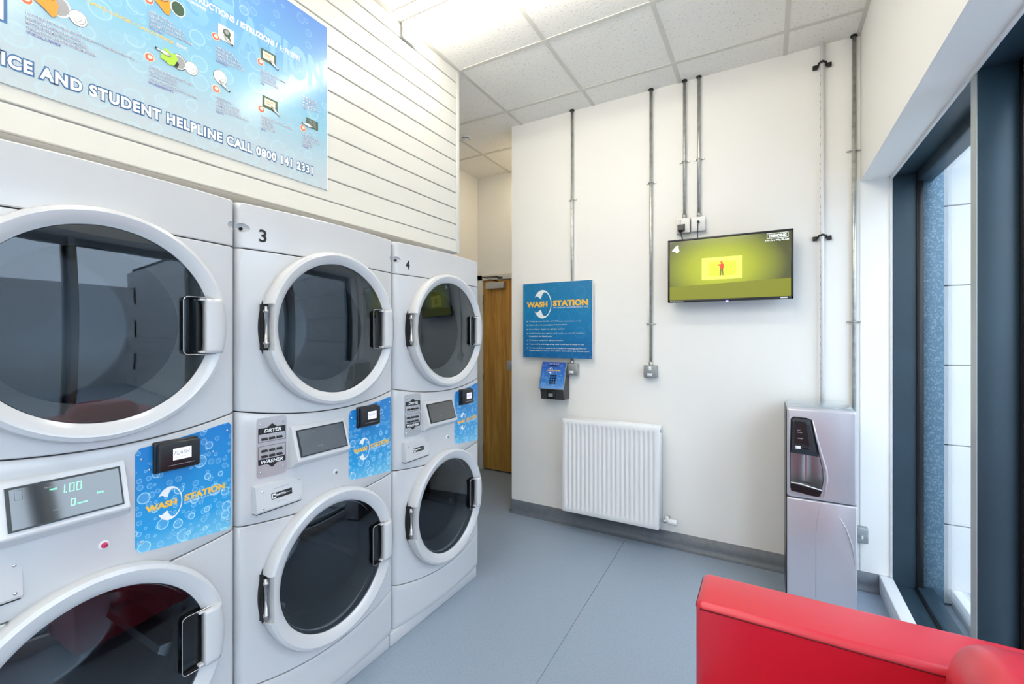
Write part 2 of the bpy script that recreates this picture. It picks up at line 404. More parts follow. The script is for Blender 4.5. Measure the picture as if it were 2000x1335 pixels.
for i, b in enumerate(BAYS[1:]):
    mm = MB()
    if i < 4:
        mm.box((.593, b-.051, .06), (.690, b, 2.284), frame_m, .0015)
        mm.box((.5915, b-.050, .06), (.5930, b-.001, 2.284), frame_edge_lit)  # pale skin paints the glancing light on the mullion's room side
        mm.box((.690, b-.075, .06), (.76, b+.03, 2.284), black_pl, .002)
        for k in range(12): mm.lathe([(0, .0), (.0022, .0), (.0022, .001), (0, .001)], (0, 0), frame_edge_lit, 8) if False else None
        mm.build('mullion', wf)
for i in range(5):
    a, b = BAYS[i], BAYS[i+1]
    mm = MB(); mm.box((.704, b, .07), (.710, a-.02, 2.25), win_glass); mm.build('window_pane', wf)
# outside
m = MB(); m.box((.60, -9, -.06), (9, 12, -.01), conc); struct(m.build('ground'))
m = MB()
for k in range(7):
    for j in range(5):
        z0 = .02+.42*k-.02; x0 = .805+.9*j - (.45 if k % 2 else 0)
        xa, xb = max(.805, x0), x0+.895
        m.box((xa, 3.2, z0+.004), (xb, 3.4, z0+.418), block_m, .003, 1, False)
m.box((.80, 3.21, 0), (5, 3.38, 3), dark_gap)
struct(m.build('wall_outside'))
m = MB(); m.box((.716, 3.166, -.01), (.803, 3.4, 3.0), galv_spk, .002, 1); struct(m.build('trim_5'))
m = MB(); m.box((.84, -6, -.01), (.90, 3.198, .085), kerb_m, .004); struct(m.build('trim_6'))
m = MB(); m.box((5.5, -9, -.01), (5.7, 12, 2.6), block_m); struct(m.build('wall_courtyard'))

# corridor door
dr = struct(bpy.data.objects.new('door_1', None)); COL.objects.link(dr); dr.location = (-2.635, YD, 0); dr['label'] = 'oak veneer corridor door with grey closer'
m = MB(); m.box((.003, -.012, .012), (.80, .03, 2.0), wood_m, .002); m.build('door_leaf', dr)
m = MB(); m.box((-.065, -.03, 0), (0, .04, 2.06), alcove_m, .003); m.box((-.065, -.03, 2.004), (.875, .04, 2.06), alcove_m, .003); m.box((.803, -.03, 0), (.875, .04, 2.06), alcove_m, .003); m.box((-.06, .06, 0), (.90, .12, 2.055), dark_gap); m.build('door_frame', dr)  # dark sheet behind the leaf is added to stop light leaking under it
for z in (.25, 1.0, 1.80):
    m = MB(); m.tube([(.0, -.018, z-.05), (.0, -.018, z+.05)], .008, steel, 10); m.build('hinge', dr)
m = MB(); m.box((.065, -.075, 1.905), (.285, -.012, 1.975), steel, .006)
cl = m.build('door_closer', dr)
m = MB(); m.tube([(.21, -.05, 1.98), (.08, -.16, 2.02), (.20, -.034, 2.03)], .007, black_pl, 8); m.tube([(.2, -.034, 2.02), (.25, -.034, 2.02)], .011, black_pl, 8); m.build('closer_arm', cl)
m = MB(); m.box((.29, -.018, 1.065), (.36, -.012, 1.165), steel, .003, 1); m.build('push_plate', dr)

# smoke detector
t = thing('smoke_detector', 'small round ceiling detector above the corridor entrance', 'smoke detector', (-2.232, 3.135, ZC))
m = MB(); m.tube([(0, 0, 0), (0, 0, -.006), (0, 0, -.020), (0, 0, -.024)], [.040, .040, .026, .014], white_pl, 24); m.build('housing', t)
m = MB(); m.tube([(0, 0, -.008), (0, 0, -.016)], .034, black_pl, 24); m.build('vent_band', t)

# ceiling tubes
def batten(x0, y0, label, L=1.55):
    t = thing('fluorescent_light', label, 'ceiling light', (x0, y0, ZC), 0)
    m = MB(); m.box((0, -.055, -.028), (L, .055, 0), white_metal, .003); m.build('tray', t)
    m = MB(); m.box((.012, -.050, -.078), (L-.012, .050, -.028), diffuser, .02, 4); m.build('diffuser', t, 'glowing white diffuser')
    for xx in (0, L-.012):
        m = MB(); m.box((xx, -.052, -.082), (xx+.012, .052, -.026), white_pl, .01, 2); m.build('end_cap', t)
    m = MB(); m.tube([(.10, -.062, -.012), (.10, -.052, -.03)], .005, grey_pl, 8); m.build('clip', t)
    return t
batten(-1.712, 1.865, 'lit fluorescent batten light running off the boarded wall')
batten(-1.712, -1.70, 'unseen fluorescent batten added behind the camera at the far end of the room')  # added out of view to lift the room's brightness
batten(-1.712, .66, 'unseen fluorescent batten added overhead of the camera to even the brightness')  # extra fitting out of frame, spreads light over walls and ceiling
batten(-1.712, -.50, 'unseen fluorescent batten added nearer the camera end of the room')  # unseen fitting put in as fill for the room

t = thing('corridor_fill_light', 'round unseen fill light added inside the corridor by the oak door', 'ceiling light', (-1.96, 3.68, ZC))  # added lamp hidden by the back wall corner, brightens the corridor
m = MB(); m.tube([(0, 0, 0), (0, 0, -.012)], [.085, .075], white_pl, 28); m.build('trim_ring', t)
m = MB(); m.tube([(0, 0, -.010), (0, 0, -.016)], [.062, .058], pbr('fill_light_lens', (.9, .88, .8), .4, emis=(1, .84, .55), es=42), 28); m.build('lens', t)

# ------------------------------------------------------------------ art helpers
def logo(m, x, z, W, y, warp=None, sub=True):
    """WASH (swirl) STATION, x = left, z = centre line of the lettering, W = total width"""
    m.text('WASH', x, z-.043*W, y, ink_yellow, .085*W, .355*W, bold=.055)
    m.text('STATION', x+.444*W, z-.038*W, y, ink_yellow, .090*W, .556*W, bold=.055)
    if sub: m.text('STUDENT LAUNDERETTES', x+.444*W, z-.068*W, y, ink_white, .018*W, .556*W, bold=.01, res=1)
    cx, rx, rz = x+.27*W, .15*W, .215*W; n = 44; O = []; I = []
    for k in range(n+1):
        a = radians(152-304*k/n); A = abs(math.degrees(a))
        th = .09+.48*exp(-((A-112)/24.)**2)
        th *= min(1, (152-A)/26.+.02) if A > 126 else 1
        O.append((cx+rx*cos(a), z+rz*sin(a))); I.append((cx+rx*cos(a)*(1-th*.85)-rx*.0, z+rz*sin(a)*(1-th)))
    for k in range(n):
        q = [O[k], O[k+1], I[k+1], I[k]]
        i = m.mi(ink_white); vs = [m.bm.verts.new((p[0], y, p[1])) for p in q]
        try: f = m.bm.faces.new(vs); f.material_index = i
        except ValueError: pass
    return m

# ------------------------------------------------------------------ stacked washer dryer (faces local -Y, x across, z up)
MW = .70
def q_(s): u = max(0, min(1, s/MW)); return 1-(2*u-1)**2
def bulge(s):
    r = .022; w = .03*q_(s)
    for d in (s, MW-s):
        if d < r: w -= r-sqrt(max(0, r*r-(r-d)**2))
    return w
def panel(zlo, zhi, name, par, cutters=(), extra=None, back=.03):
    t = bmesh.new(); N = 56
    ss = sorted(set([0, .0012, .004, .008, .013, .018, .024]+[.024+(MW-.048)*k/N for k in range(N+1)]+[MW-x for x in (0, .0012, .004, .008, .013, .018, .024)]))
    K = 8; F = []; Bk = []
    for s in ss:
        lo, hi = zlo(s), zhi(s); e = .003
        zz = [lo]+[lo+e]+[lo+e+(hi-lo-2*e)*k/K for k in range(1, K)]+[hi-e]+[hi]
        col = []
        for j, z in enumerate(zz):
            dd = .0025 if j in (0, len(zz)-1) else 0
            col.append(t.verts.new((s, -(bulge(s)-dd), z)))
        F.append(col); Bk.append([t.verts.new((s, back, z)) for z in zz])
    n, mm = len(F), len(F[0])
    for i in range(n-1):
        for j in range(mm-1):
            t.faces.new([F[i][j], F[i+1][j], F[i+1][j+1], F[i][j+1]]).smooth = True
            t.faces.new([Bk[i][j], Bk[i][j+1], Bk[i+1][j+1], Bk[i+1][j]])
        t.faces.new([F[i][0], Bk[i][0], Bk[i+1][0], F[i+1][0]]); t.faces.new([F[i][-1], F[i+1][-1], Bk[i+1][-1], Bk[i][-1]])
    for j in range(mm-1):
        t.faces.new([F[0][j], F[0][j+1], Bk[0][j+1], Bk[0][j]]); t.faces.new([F[-1][j], Bk[-1][j], Bk[-1][j+1], F[-1][j+1]])
    bmesh.ops.recalc_face_normals(t, faces=list(t.faces))
    m = MB(); m.merge(t, white_en); o = m.build(name, par, sharp=40)
    if cutters: bool_cut(o, cutters)
    return o
def cyl_cut(c, r, y0=-.2, y1=.2, n=96):
    m = MB(); m.lathe([(0, -y0), (r, -y0), (r, -y1), (0, -y1)], c, white_en, n)
    return m.build('cut')
def ell_cut(c, r):
    m = MB(); t = bmesh.new(); bmesh.ops.create_uvsphere(t, u_segments=24, v_segments=14, radius=1)
    for v in t.verts: v.co = Vector((c[0]+v.co.x*r[0], c[1]+v.co.y*r[1], c[2]+v.co.z*r[2]))
    m.merge(t, white_en); return m.build('cut')
DC, WC = (.353, 1.445), (.350, .535)
seam_mid = lambda s: 1.170-.040*q_(s)
seam_con = lambda s: .792-.020*q_(s)
seam_base = lambda s: .262-.048*q_(s)
G = .0018

def door(par, c, name, R, gr, mat_w, dz=0):
    m = MB()
    prof = [(gr+.004, .030), (gr+.001, .052), (gr+.006, .056), (gr+.018, .064), (R-.014, .068), (R-.004, .063), (R, .052), (R-.002, .020), (R-.006, .012), (gr+.02, .010)]
    m.lathe(prof, c, white_en, 128, closed=True); d = m.build(name, par)
    # notch for the hinge
    m = MB(); m.box((c[0]-R-.02, -.10, c[1]-.078), (c[0]-R+.024, .02, c[1]+.078), dark_gap); bool_cut(d, [m.build('cut')])
    m = MB(); m.lathe([(R-.001, .012), (R-.001, .003), (R-.05, .003), (R-.05, .012)], c, dark_gap, 96, closed=True); m.build('door_gasket', d)
    m = MB(); pr = [(0, .060)]+[(gr*k/10, .060-.010*(k/10.)**2) for k in range(1, 11)]; m.lathe(pr, c, door_glass, 96); m.build('door_glass', d, 'smoked glass')
    m = MB(); m.lathe([(gr-.001, .046), (gr-.003, .030), (gr-.038, -.03), (gr-.04, -.05)], c, mat_w, 96); m.build('door_bowl', d)
    # hinge
    m = MB(); xh = c[0]-R+.012
    m.box((xh-.005, -.030, c[1]-.077), (xh+.014, -.008, c[1]+.077), black_matte)
    h = m.build('hinge', d)
    m = MB(); yb = -.040
    m.tube([(xh, yb, c[1]-.070+k) for k in (0, .012, .013, .020, .021, .045, .046, .094, .095, .119, .120, .127, .128, .140)],
           [.007, .007, .009, .009, .007, .006, .0045, .0045, .006, .007, .009, .009, .007, .007], steel, 16); m.build('hinge_pin', h)
    # handle: black cup with bright rim, white grip plate
    x0, x1, h2 = c[0]+.168, c[0]+.262, .083
    cup = MB()
    def rr(x0, x1, z0, z1, r, n=6):
        P = []
        for cx, cz, a in ((x1-r, z1-r, 0), (x0+r, z1-r, pi/2), (x0+r, z0+r, pi), (x1-r, z0+r, 1.5*pi)):
            P += [(cx+r*cos(a+pi/2*k/n), cz+r*sin(a+pi/2*k/n)) for k in range(n+1)]
        return P
    t = bmesh.new(); P = rr(x0, x1, c[1]-h2, c[1]+h2, .013); Q = rr(x0+.008, x1-.004, c[1]-h2+.008, c[1]+h2-.008, .01)
    A = [t.verts.new((p[0], -.0655, p[1])) for p in P]; Bv = [t.verts.new((p[0], -.028, p[1])) for p in Q]
    for i in range(len(A)): t.faces.new([A[i], A[(i+1) % len(A)], Bv[(i+1) % len(A)], Bv[i]]).smooth = True
    t.faces.new(Bv); O = [t.verts.new((p[0]+(.0), -.040, p[1])) for p in P]
    bmesh.ops.recalc_face_normals(t, faces=list(t.faces)); cup.merge(t, black_pl)
    hc = cup.build('handle_cup', d, 'black handle recess')
    m = MB(); m.tube([(p[0], -.0655, p[1]) for p in P+P[:1]], .0010, chrome, 8, False); m.build('cup_rim', hc)
    xa = c[0]+.222
    m = MB()
    n = 14; zz = [c[1]-.080+.160*k/n for k in range(n+1)]
    t = bmesh.new(); rows = []
    for z in zz:
        dzc = z-c[1]; xr = c[0]+sqrt(max(0, (R-.004)**2-dzc**2))
        rows.append([t.verts.new(p) for p in ((xa, -.056, z), (xa, -.077, z), (xa+.003, -.080, z), (xa+.035, -.079, z), (xr-.006, -.070, z), (xr, -.058, z), (xr-.004, -.045, z))])
    for i in range(n):
        for k in range(7): t.faces.new([rows[i][k], rows[i][(k+1) % 7], rows[i+1][(k+1) % 7], rows[i+1][k]]).smooth = True
    t.faces.new(rows[0]); t.faces.new(rows[-1]); bmesh.ops.recalc_face_normals(t, faces=list(t.faces)); m.merge(t, white_en)
    for z in (c[1]-.080, c[1]+.073): m.box((xa-.012, -.070, z), (xa+.01, -.052, z+.007), white_en, .002)
    m.build('handle', d, 'white grip plate')
    return d
def drum(par, c, r, name, holes):
    m = MB(); m.lathe([(r-.01, -.03), (r, -.045), (r, -.46), (r-.02, -.48), (0, -.48)], c, drum_m, 64)
    if holes: m.lathe([(0, -.474), (.05, -.470), (.055, -.478)], c, steel, 40)
    for a in ((90, 210, 330) if holes else ()):
        a = radians(a+12); p = Vector((cos(a), 0, sin(a))); q = Vector((-sin(a), 0, cos(a)))
        cc = Vector((c[0], 0, c[1]))
        m.hull([cc+p*(r-.001)+q*s1*.035+Vector((0, yy, 0)) for s1 in (-1, 1) for yy in (.06, .46)]+[cc+p*(r-.06)+q*s1*.010+Vector((0, yy, 0)) for s1 in (-1, 1) for yy in (.08, .44)], steel)
    if holes:
        for i in range(9):
            for j in range(5):
                a = radians(150+i*7); rr_ = .10+.018*j
                m.lathe([(0, -.4725), (.004, -.4725)], (c[0]+rr_*cos(a), c[1]+rr_*sin(a)), steel, 8)
    return m.build(name, par)

def screw(par, x, z, y, r=.0045):
    m = MB(); m.lathe([(0, -y+.0025), (r*.6, -y+.0022), (r, -y+.0005), (r, -y-.001)], (x, z), chrome, 16); m.box((x-r*.6, y-.0028, z-.0004), (x+r*.6, y-.0018, z+.0004), ink_black)
    return m.build('screw', par)

def machine():
    root = thing('stacked_washer_dryer', '', 'washer dryer', (0, 0, 0))
    m = MB()
    for a, b in (((0, .03, .06), (.004, .78, 1.845)), ((MW-.004, .03, .06), (MW, .78, 1.845)), ((0, .03, 1.842), (MW, .78, 1.848)), ((0, .03, .06), (MW, .78, .066)), ((0, .775, .06), (MW, .78, 1.845)), ((0, .10, 1.13), (MW, .78, 1.14))):
        m.box(a, b, white_en)
    for z in (1.70, .792, 1.158, .24): m.box((.022, .005, z-.05), (MW-.022, .029, z+.012), dark_gap)
    cb = m.build('cabinet', root)
    # the seam backing must not show through the doors
    bool_cut(cb, [cyl_cut(DC, .236), cyl_cut(WC, .226, -.2, .6) if False else cyl_cut(WC, .226)])
    tp = panel(lambda s: 1.703+G, lambda s: 1.852, 'top_panel', root, [ell_cut((.004, -.012, 1.770), (.036, .028, .017)), ell_cut((MW-.004, -.012, 1.770), (.024, .028, .017)), cyl_cut(DC, .262)])
    m = MB(); m.lathe([(0, -.006), (.005, -.006), (.005, .002), (.0035, .003), (.003, -.003), (0, -.003)], (.012, 1.766), black_matte, 16); m.build('fixing_hole', tp)
    dp = panel(lambda s: seam_mid(s)+G, lambda s: 1.703-G, 'dryer_front', root, [cyl_cut(DC, .245)])
    cp = panel(lambda s: seam_con(s)+G, lambda s: seam_mid(s)-G, 'control_console', root)
    wp = panel(lambda s: seam_base(s)+G, lambda s: seam_con(s)-G, 'washer_front', root, [cyl_cut(WC, .228)])
    panel(lambda s: .060, lambda s: seam_base(s)-G, 'kick_panel', root)
    m = MB(); m.box((-.030, -.006, 0), (.668, .70, .059), white_en, .003); m.build('plinth', root)
    door(root, DC, 'dryer_door', .292, .2455, bowl_m)
    door(root, WC, 'washer_door', .290, .236, drum_m)
    drum(root, DC, .250, 'dryer_drum', False); drum(root, WC, .240, 'washer_drum', True)
    # ---- display wedge
    m = MB()
    f = lambda s, z, w: (s, -w, z)
    b0, b1 = .166, .405
    m.hull([f(b0, 1.098, .015), f(b1, 1.098, .015), f(b0-.006, .945, .015), f(b1+.008, .945, .015), f(b0+.006, 1.093, .030), f(b1-.006, 1.093, .030), f(b0+.006, .972, .068), f(b1-.006, .972, .068), f(b0-.004, .950, .040), f(b1+.004, .950, .040)], white_en)
    bz = m.build('display_bezel', cp); bz.parent = root
    md = bz.modifiers.new('bv', 'BEVEL'); md.width = .005; md.segments = 3; md.limit_method = 'ANGLE'
    dg = bpy.context.evaluated_depsgraph_get(); dg.update(); me = bpy.data.meshes.new_from_object(bz.evaluated_get(dg)); bz.modifiers.clear(); bz.data = me
    m = MB()
    # plane through (z 1.093, w .030) and (z .972, w .068)
    wz = lambda z, e=0: .030+(1.093-z)*(.038/.121)+e
    D0, D1, Z0, Z1 = .184, .387, .986, 1.078
    m.hull([f(x, z, wz(z, e)) for x in (D0, D1) for z in (Z0, Z1) for e in (-.004, .0035)], black_pl)
    dsp = m.build('display', bz)
    m = MB(); m.hull([f(x, z, wz(z, e)) for x in (D0+.006, D1-.004) for z in (Z0+.004, Z1-.004) for e in (.001, .0042)], door_disp); m.build('display_glass', dsp)
    # faint print on the glass
    for nm, w_, xx, zz in (('minutes_print', 'MINUTES', .072, 1.010), ('price_print', 'PRICE', .062, 1.062)):
        m = MB(); m.text(w_, D0+xx, zz, 0, disp_faint, .0035, res=1)
        for v in m.bm.verts: v.co.y = -wz(v.co.z, .0046)
        m.build(nm, dsp)
    m = MB(); m.loop([(D0+.014, 1.05), (D0+.026, 1.05), (D0+.026, 1.071), (D0+.014, 1.071)], .0007, 0, disp_faint)
    for v in m.bm.verts: v.co.y = -wz(v.co.z, .0046)
    m.build('door_icon', dsp)
    # ---- keypad
    sw = bulge(.11)
    def lay(m, off):      # bend flat art on to the bulged fascia
        for v in m.bm.verts: v.co.y += -bulge(v.co.x)-off
        return m
    K0, K1, KZ0, KZ1 = .058, .157, .935, 1.138
    m = MB(); m.rrect(K0, K1, KZ0, KZ1, .012, 0, brushed, .002); lay(m, .0022); kp = m.build('keypad', cp); kp.parent = root
    m = MB(); cx = (K0+K1)/2
    m.poly([(cx-.016, 1.1035), (cx+.016, 1.1035), (cx, 1.116)], 0, ink_black); m.poly([(K0+.004, 1.083), (K1-.004, 1.083), (K1-.004, 1.1035), (K0+.004, 1.1035)], 0, ink_black)
    m.poly([(cx-.016, .9795), (cx+.016, .9795), (cx, .966)], 0, ink_black); m.poly([(K0+.004, .9795), (K1-.004, .9795), (K1-.004, .998), (K0+.004, .998)], 0, ink_black)
    m.text('DRYER', K0+.022, 1.0875, -.0006, ink_white, .012, .058, bold=.03, shear=.25); m.text('WASHER', K0+.012, .983, -.0006, ink_white, .012, .074, bold=.03, shear=.25)
    m.loop([(K0+.004, 1.056), (K1-.004, 1.056), (K1-.004, 1.083), (K0+.004, 1.083)], .0009, 0, ink_black)
    m.loop([(K0+.004, .998), (K1-.004, .998), (K1-.004, 1.042), (K0+.004, 1.042)], .0009, 0, ink_black)
    lay(m, .0030); m.build('keypad_lettering', kp)
    for i in range(3):
        for z in (1.062, 1.022, 1.003):
            x = K0+.014+.025*i; y = -bulge(x+.01)-.002
            m = MB(); m.hull([(x, y, z), (x+.020, y, z), (x, y, z+.008), (x+.020, y, z+.008), (x+.001, y-.007, z+.001), (x+.019, y-.007, z+.001), (x+.004, y-.006, z+.007), (x+.016, y-.006, z+.007)], ink_black); m.build('button', kp)
    for x, z in ((K0+.012, 1.117), (K1-.012, 1.117), (K0+.012, .955), (K1-.012, .962)): screw(kp, x, z, -bulge(x)-.0022, .0038)
    # ---- coin slot cover with maker's badge
    P0, P1, PZ0, PZ1 = .046, .214, .824, .912
    m = MB(); yb = bulge(.12)
    m.hull([(x, -yb+.012, z) for x in (P0-.004, P1+.004) for z in (PZ0+.002, PZ1+.003)]+[(x, -yb-.006, z) for x in (P0, P1) for z in (PZ1,)]+[(x, -yb-.016, PZ0+.006) for x in (P0, P1)]+[(x, -yb-.012, PZ0) for x in (P0, P1)], white_en)
    cv = m.build('coin_slot_cover', cp); cv.parent = root
    yy = lambda z: -yb-.006-(PZ1-z)/(PZ1-PZ0-.006)*.010
    m = MB(); m.box((P0+.002, -yb-.010, PZ0-.004), (P1-.002, -yb+.01, PZ0+.001), dark_gap); m.build('coin_slot_shadow_gap', cv)
    m = MB()
    m.rrect(P0+.052, P1-.040, .858, .878, .001, 0, ink_black); m.rrect(P0+.054, P0+.068, .860, .876, .002, -.0006, ink_white)
    m.text('M', P0+.0565, .8635, -.0012, ink_black, .009, .009, bold=.03); m.text('MAYTAG', P0+.070, .8655, -.0006, ink_white, .0075, .034, bold=.03); m.text('COMMERCIAL', P0+.105, .867, -.0006, ink_white, .0028, .020, res=1)
    m.line((P0+.058, .892), (P1-.05, .892), .0006, 0, disp_faint); m.line((P0+.066, .846), (P1-.066, .846), .0006, 0, disp_faint)
    for v in m.bm.verts: v.co.y += yy(v.co.z)-.0008
    m.build('maker_badge', cv)
    for x, z in ((P0+.022, .892), (P1-.012, .899), (P0+.022, .838), (P1-.012, .838)): screw(cv, x, z, yy(z), .004)
    # ---- lock
    lx, lz = .358, .884
    m = MB(); m.lathe([(0, .004), (.006, .004), (.0075, .002), (.0115, .001), (.0125, -.002)], (lx, lz), white_pl, 32)
    for v in m.bm.verts: v.co.y -= bulge(lx)
    lk = m.build('lock', cp); lk.parent = root
    m = MB(); m.lathe([(0, .0065), (.005, .0065), (.0062, .004)], (lx, lz), grey_pl, 24); m.box((lx-.001, -.0072, lz-.004), (lx+.001, -.006, lz+.004), ink_black)
    for v in m.bm.verts: v.co.y -= bulge(lx)
    m.build('lock_barrel', lk)
    # ---- blue panel
    S0, S1 = .423, .684
    tl, tr_, br, bl = 1.112, 1.143, .801, .833
    top = lambda x: tl+(tr_-tl)*((x-S0)/(S1-S0))**1.3; bot = lambda x: bl+(br-bl)*(x-S0)/(S1-S0)
    m = MB(); t = bmesh.new(); n = 24; rws = []; r = .012
    for i in range(n+1):
        x = S0+(S1-S0)*i/n if 0 < i < n else (S0 if i == 0 else S1)
        d = min(x-S0, S1-x); e = r-sqrt(max(0, r*r-(r-d)**2)) if d < r else 0
        rws.append([t.verts.new((x, -bulge(x)-w, z)) for w, z in ((.0022, bot(x)+e), (.0022, top(x)-e), (-.003, top(x)-e), (-.003, bot(x)+e))])
    for i in range(n):
        for k in range(4): t.faces.new([rws[i][k], rws[i][(k+1) % 4], rws[i+1][(k+1) % 4], rws[i+1][k]])
    t.faces.new(rws[0]); t.faces.new(rws[-1]); bmesh.ops.recalc_face_normals(t, faces=list(t.faces)); m.merge(t, sticker_m)
    pp = m.build('promotional_panel', cp); pp.parent = root
    m = MB(); logo(m, S0+.022, .943, .218, 0); lay(m, .0028)
    m.build('panel_logo', pp)
    for x, z in ((S0+.014, 1.083), (S1-.014, 1.116), (S1-.014, .832), (S0+.014, .860), (.455, 1.05), (.625, 1.06)): screw(pp, x, z, -bulge(x)-.0022, .0035)
    # ---- card reader
    R0, R1, RZ0, RZ1 = .466, .570, 1.040, 1.118; yr = -bulge(.52)
    m = MB(); m.box((R0-.004, yr-.016, RZ0-.004), (R1+.002, yr, RZ1+.004), black_pl, .003); m.box((R0, yr-.032, RZ0), (R1, yr-.014, RZ1), black_pl, .005, 3)
    cr = m.build('card_reader', root)
    m = MB(); m.box((R0+.034, yr-.0328, RZ0+.028), (R1-.024, yr-.031, RZ1-.018), lcd); scn = m.build('reader_screen', cr)
    m = MB(); m.text('FLASH', R0+.036, RZ1-.036, yr-.0334, ink_grey, .011, .040, bold=.01, shear=.3); m.text('CASH SYSTEMS', R0+.037, RZ0+.034, yr-.0334, ink_grey, .003, .036, res=1); m.box((R0+.022, yr-.0330, RZ0+.014), (R1-.016, yr-.031, RZ0+.0155), steel); m.build('reader_lettering', cr)
    return root
proto = machine()
proto.location = (-1.498, .125, 0); proto.rotation_euler = (0, 0, pi/2)
labels = ['largest and nearest white stacked washer dryer, its display glowing 1.00 in green', 'white stacked washer dryer marked 3, the middle one standing between two others', 'white stacked washer dryer marked 4, at the end nearest the corridor door']
macs = [proto]
for i in (1, 2):
    c = copy_tree(proto); c.location = (-1.498, .125+.705*i, 0); macs.append(c)
for o, l in zip(macs, labels): o['label'] = l; o['group'] = 'stacked washer dryers along the left wall'
for o, n in ((macs[1], '3'), (macs[2], '4')):
    m = MB(); m.text(n, .066, 1.732, 0, ink_black, .043, .024, bold=.022, res=6)
    for v in m.bm.verts: v.co.y = -bulge(v.co.x)-.0008
    m.build('number_sticker', o)
# lit digits and red lamp of the near machine
wz = lambda z, e=0: .030+(1.093-z)*(.038/.121)+e
m = MB()
def seg(m, ch, x, z, w, h, t=.0011):
    S = {'0': 'abcdef', '1': 'bc'}[ch]; sh = .12*h
    P = {'a': ((0, 1), (1, 1)), 'b': ((1, .5), (1, 1)), 'c': ((1, 0), (1, .5)), 'd': ((0, 0), (1, 0)), 'e': ((0, 0), (0, .5)), 'f': ((0, .5), (0, 1))}
    for k in S:
        (a, b), (c, d) = P[k]; m.line((x+a*w+b*sh, z+b*h), (x+c*w+d*sh, z+d*h), t, 0, led_green)
for ch, x in (('1', .270), ('0', .287), ('0', .300)): seg(m, ch, x, 1.045, .008, .017)
m.ell(.2815, 1.045, .001, .001, 0, led_green, 8)
seg(m, '0', .287, 1.013, .007, .014)
m.text('PRICE', .254, 1.056, 0, led_green, .0034, .012, res=1); m.text('MINUTES', .299, 1.013, 0, led_green, .003, .018, res=1); m.text('DOOR', .336, 1.026, 0, led_green, .0038, .013, res=1)
for v in m.bm.verts: v.co.y = -wz(v.co.z, .0050)
m.build('lit_digits', macs[0])
m = MB(); m.lathe([(0, .0085), (.0055, .008), (.007, .005), (.0072, 0)], (.358, .884), lamp_red, 28)
for a in range(9): m.lathe([(0, .0092), (.0007, .0092), (.0007, .008)], (.358+.003*cos(radians(130+a*35)), .884+.003*sin(radians(130+a*35))), ink_black, 8)
for v in m.bm.verts: v.co.y -= bulge(.358)
m.build('red_indicator', macs[0])

# ------------------------------------------------------------------ instruction poster on the boards (local x = world Y)
t = thing('instruction_poster', 'big blue laundry instruction sign printed with bubbles above the machines', 'sign', (XP+.0005, 0, 0), pi/2)
PX1 = 1.345
m = MB(); m.box((-1.0, -.004, 2.069), (PX1, 0, 2.799), poster_m); m.box((-1.002, -.0045, 2.796), (PX1+.002, 0, 2.801), white_pl); m.box((PX1-.0005, -.0045, 2.068), (PX1+.0025, 0, 2.80), white_pl)
m.build('poster_board', t)
y = -.0046
m = MB()
m.text('AND STUDENT HELPLINE CALL 0800 141 2331', .4245, 2.1100, y, ink_blue, .0435, .850, bold=.105, res=4, sp=1.16)
m.text('AND STUDENT HELPLINE CALL 0800 141 2331', .4285, 2.1145, y-.0006, ink_white, .0345, .842, bold=.045, res=4, sp=1.16)
m.text('FOR SERVICE', .1775, 2.1100, y, ink_blue, .0435, .241, bold=.105, res=4, sp=1.16)
m.text('FOR SERVICE', .182, 2.1145, y-.0006, ink_white, .0345, .233, bold=.045, res=4, sp=1.16)
m.build('helpline_lettering', t, 'white capitals outlined in blue')
m = MB(); m.text('INSTRUCTIONS / ISTRUZIONI /', .770, 2.572, y, ink_white, .023, .340, bold=.04); m.text('使用说明', 1.118, 2.572, y, ink_white, .024, .090, bold=.01); m.text('INSTRUCCIONES', .72, 2.556, y, ink_white, .009, .125, bold=.03); m.build('title_lettering', t)
m = MB(); m.text('S', .770, 2.49, y+.0003, ink_ghost, .14, .085, bold=.04); m.text('T', .865, 2.49, y+.0003, ink_ghost, .14, .075, bold=.04); m.text('A', .955, 2.49, y+.0003, ink_ghost, .14, .09, bold=.04); m.text('T', 1.055, 2.49, y+.0003, ink_ghost, .14, .07, bold=.04); m.text('ION', 1.135, 2.49, y+.0003, ink_ghost, .14, .19, bold=.04); m.build('ghost_lettering', t, 'faint pale blue capitals')
m = MB(); m.text('LAVADORAS / LAVE-LINGE / LAVATRICE', .40, 2.383, y, ink_yellow, .010, .345, bold=.02); m.text('洗衣机', .752, 2.383, y, ink_peach, .013, .035); m.build('subtitle_lettering', t)
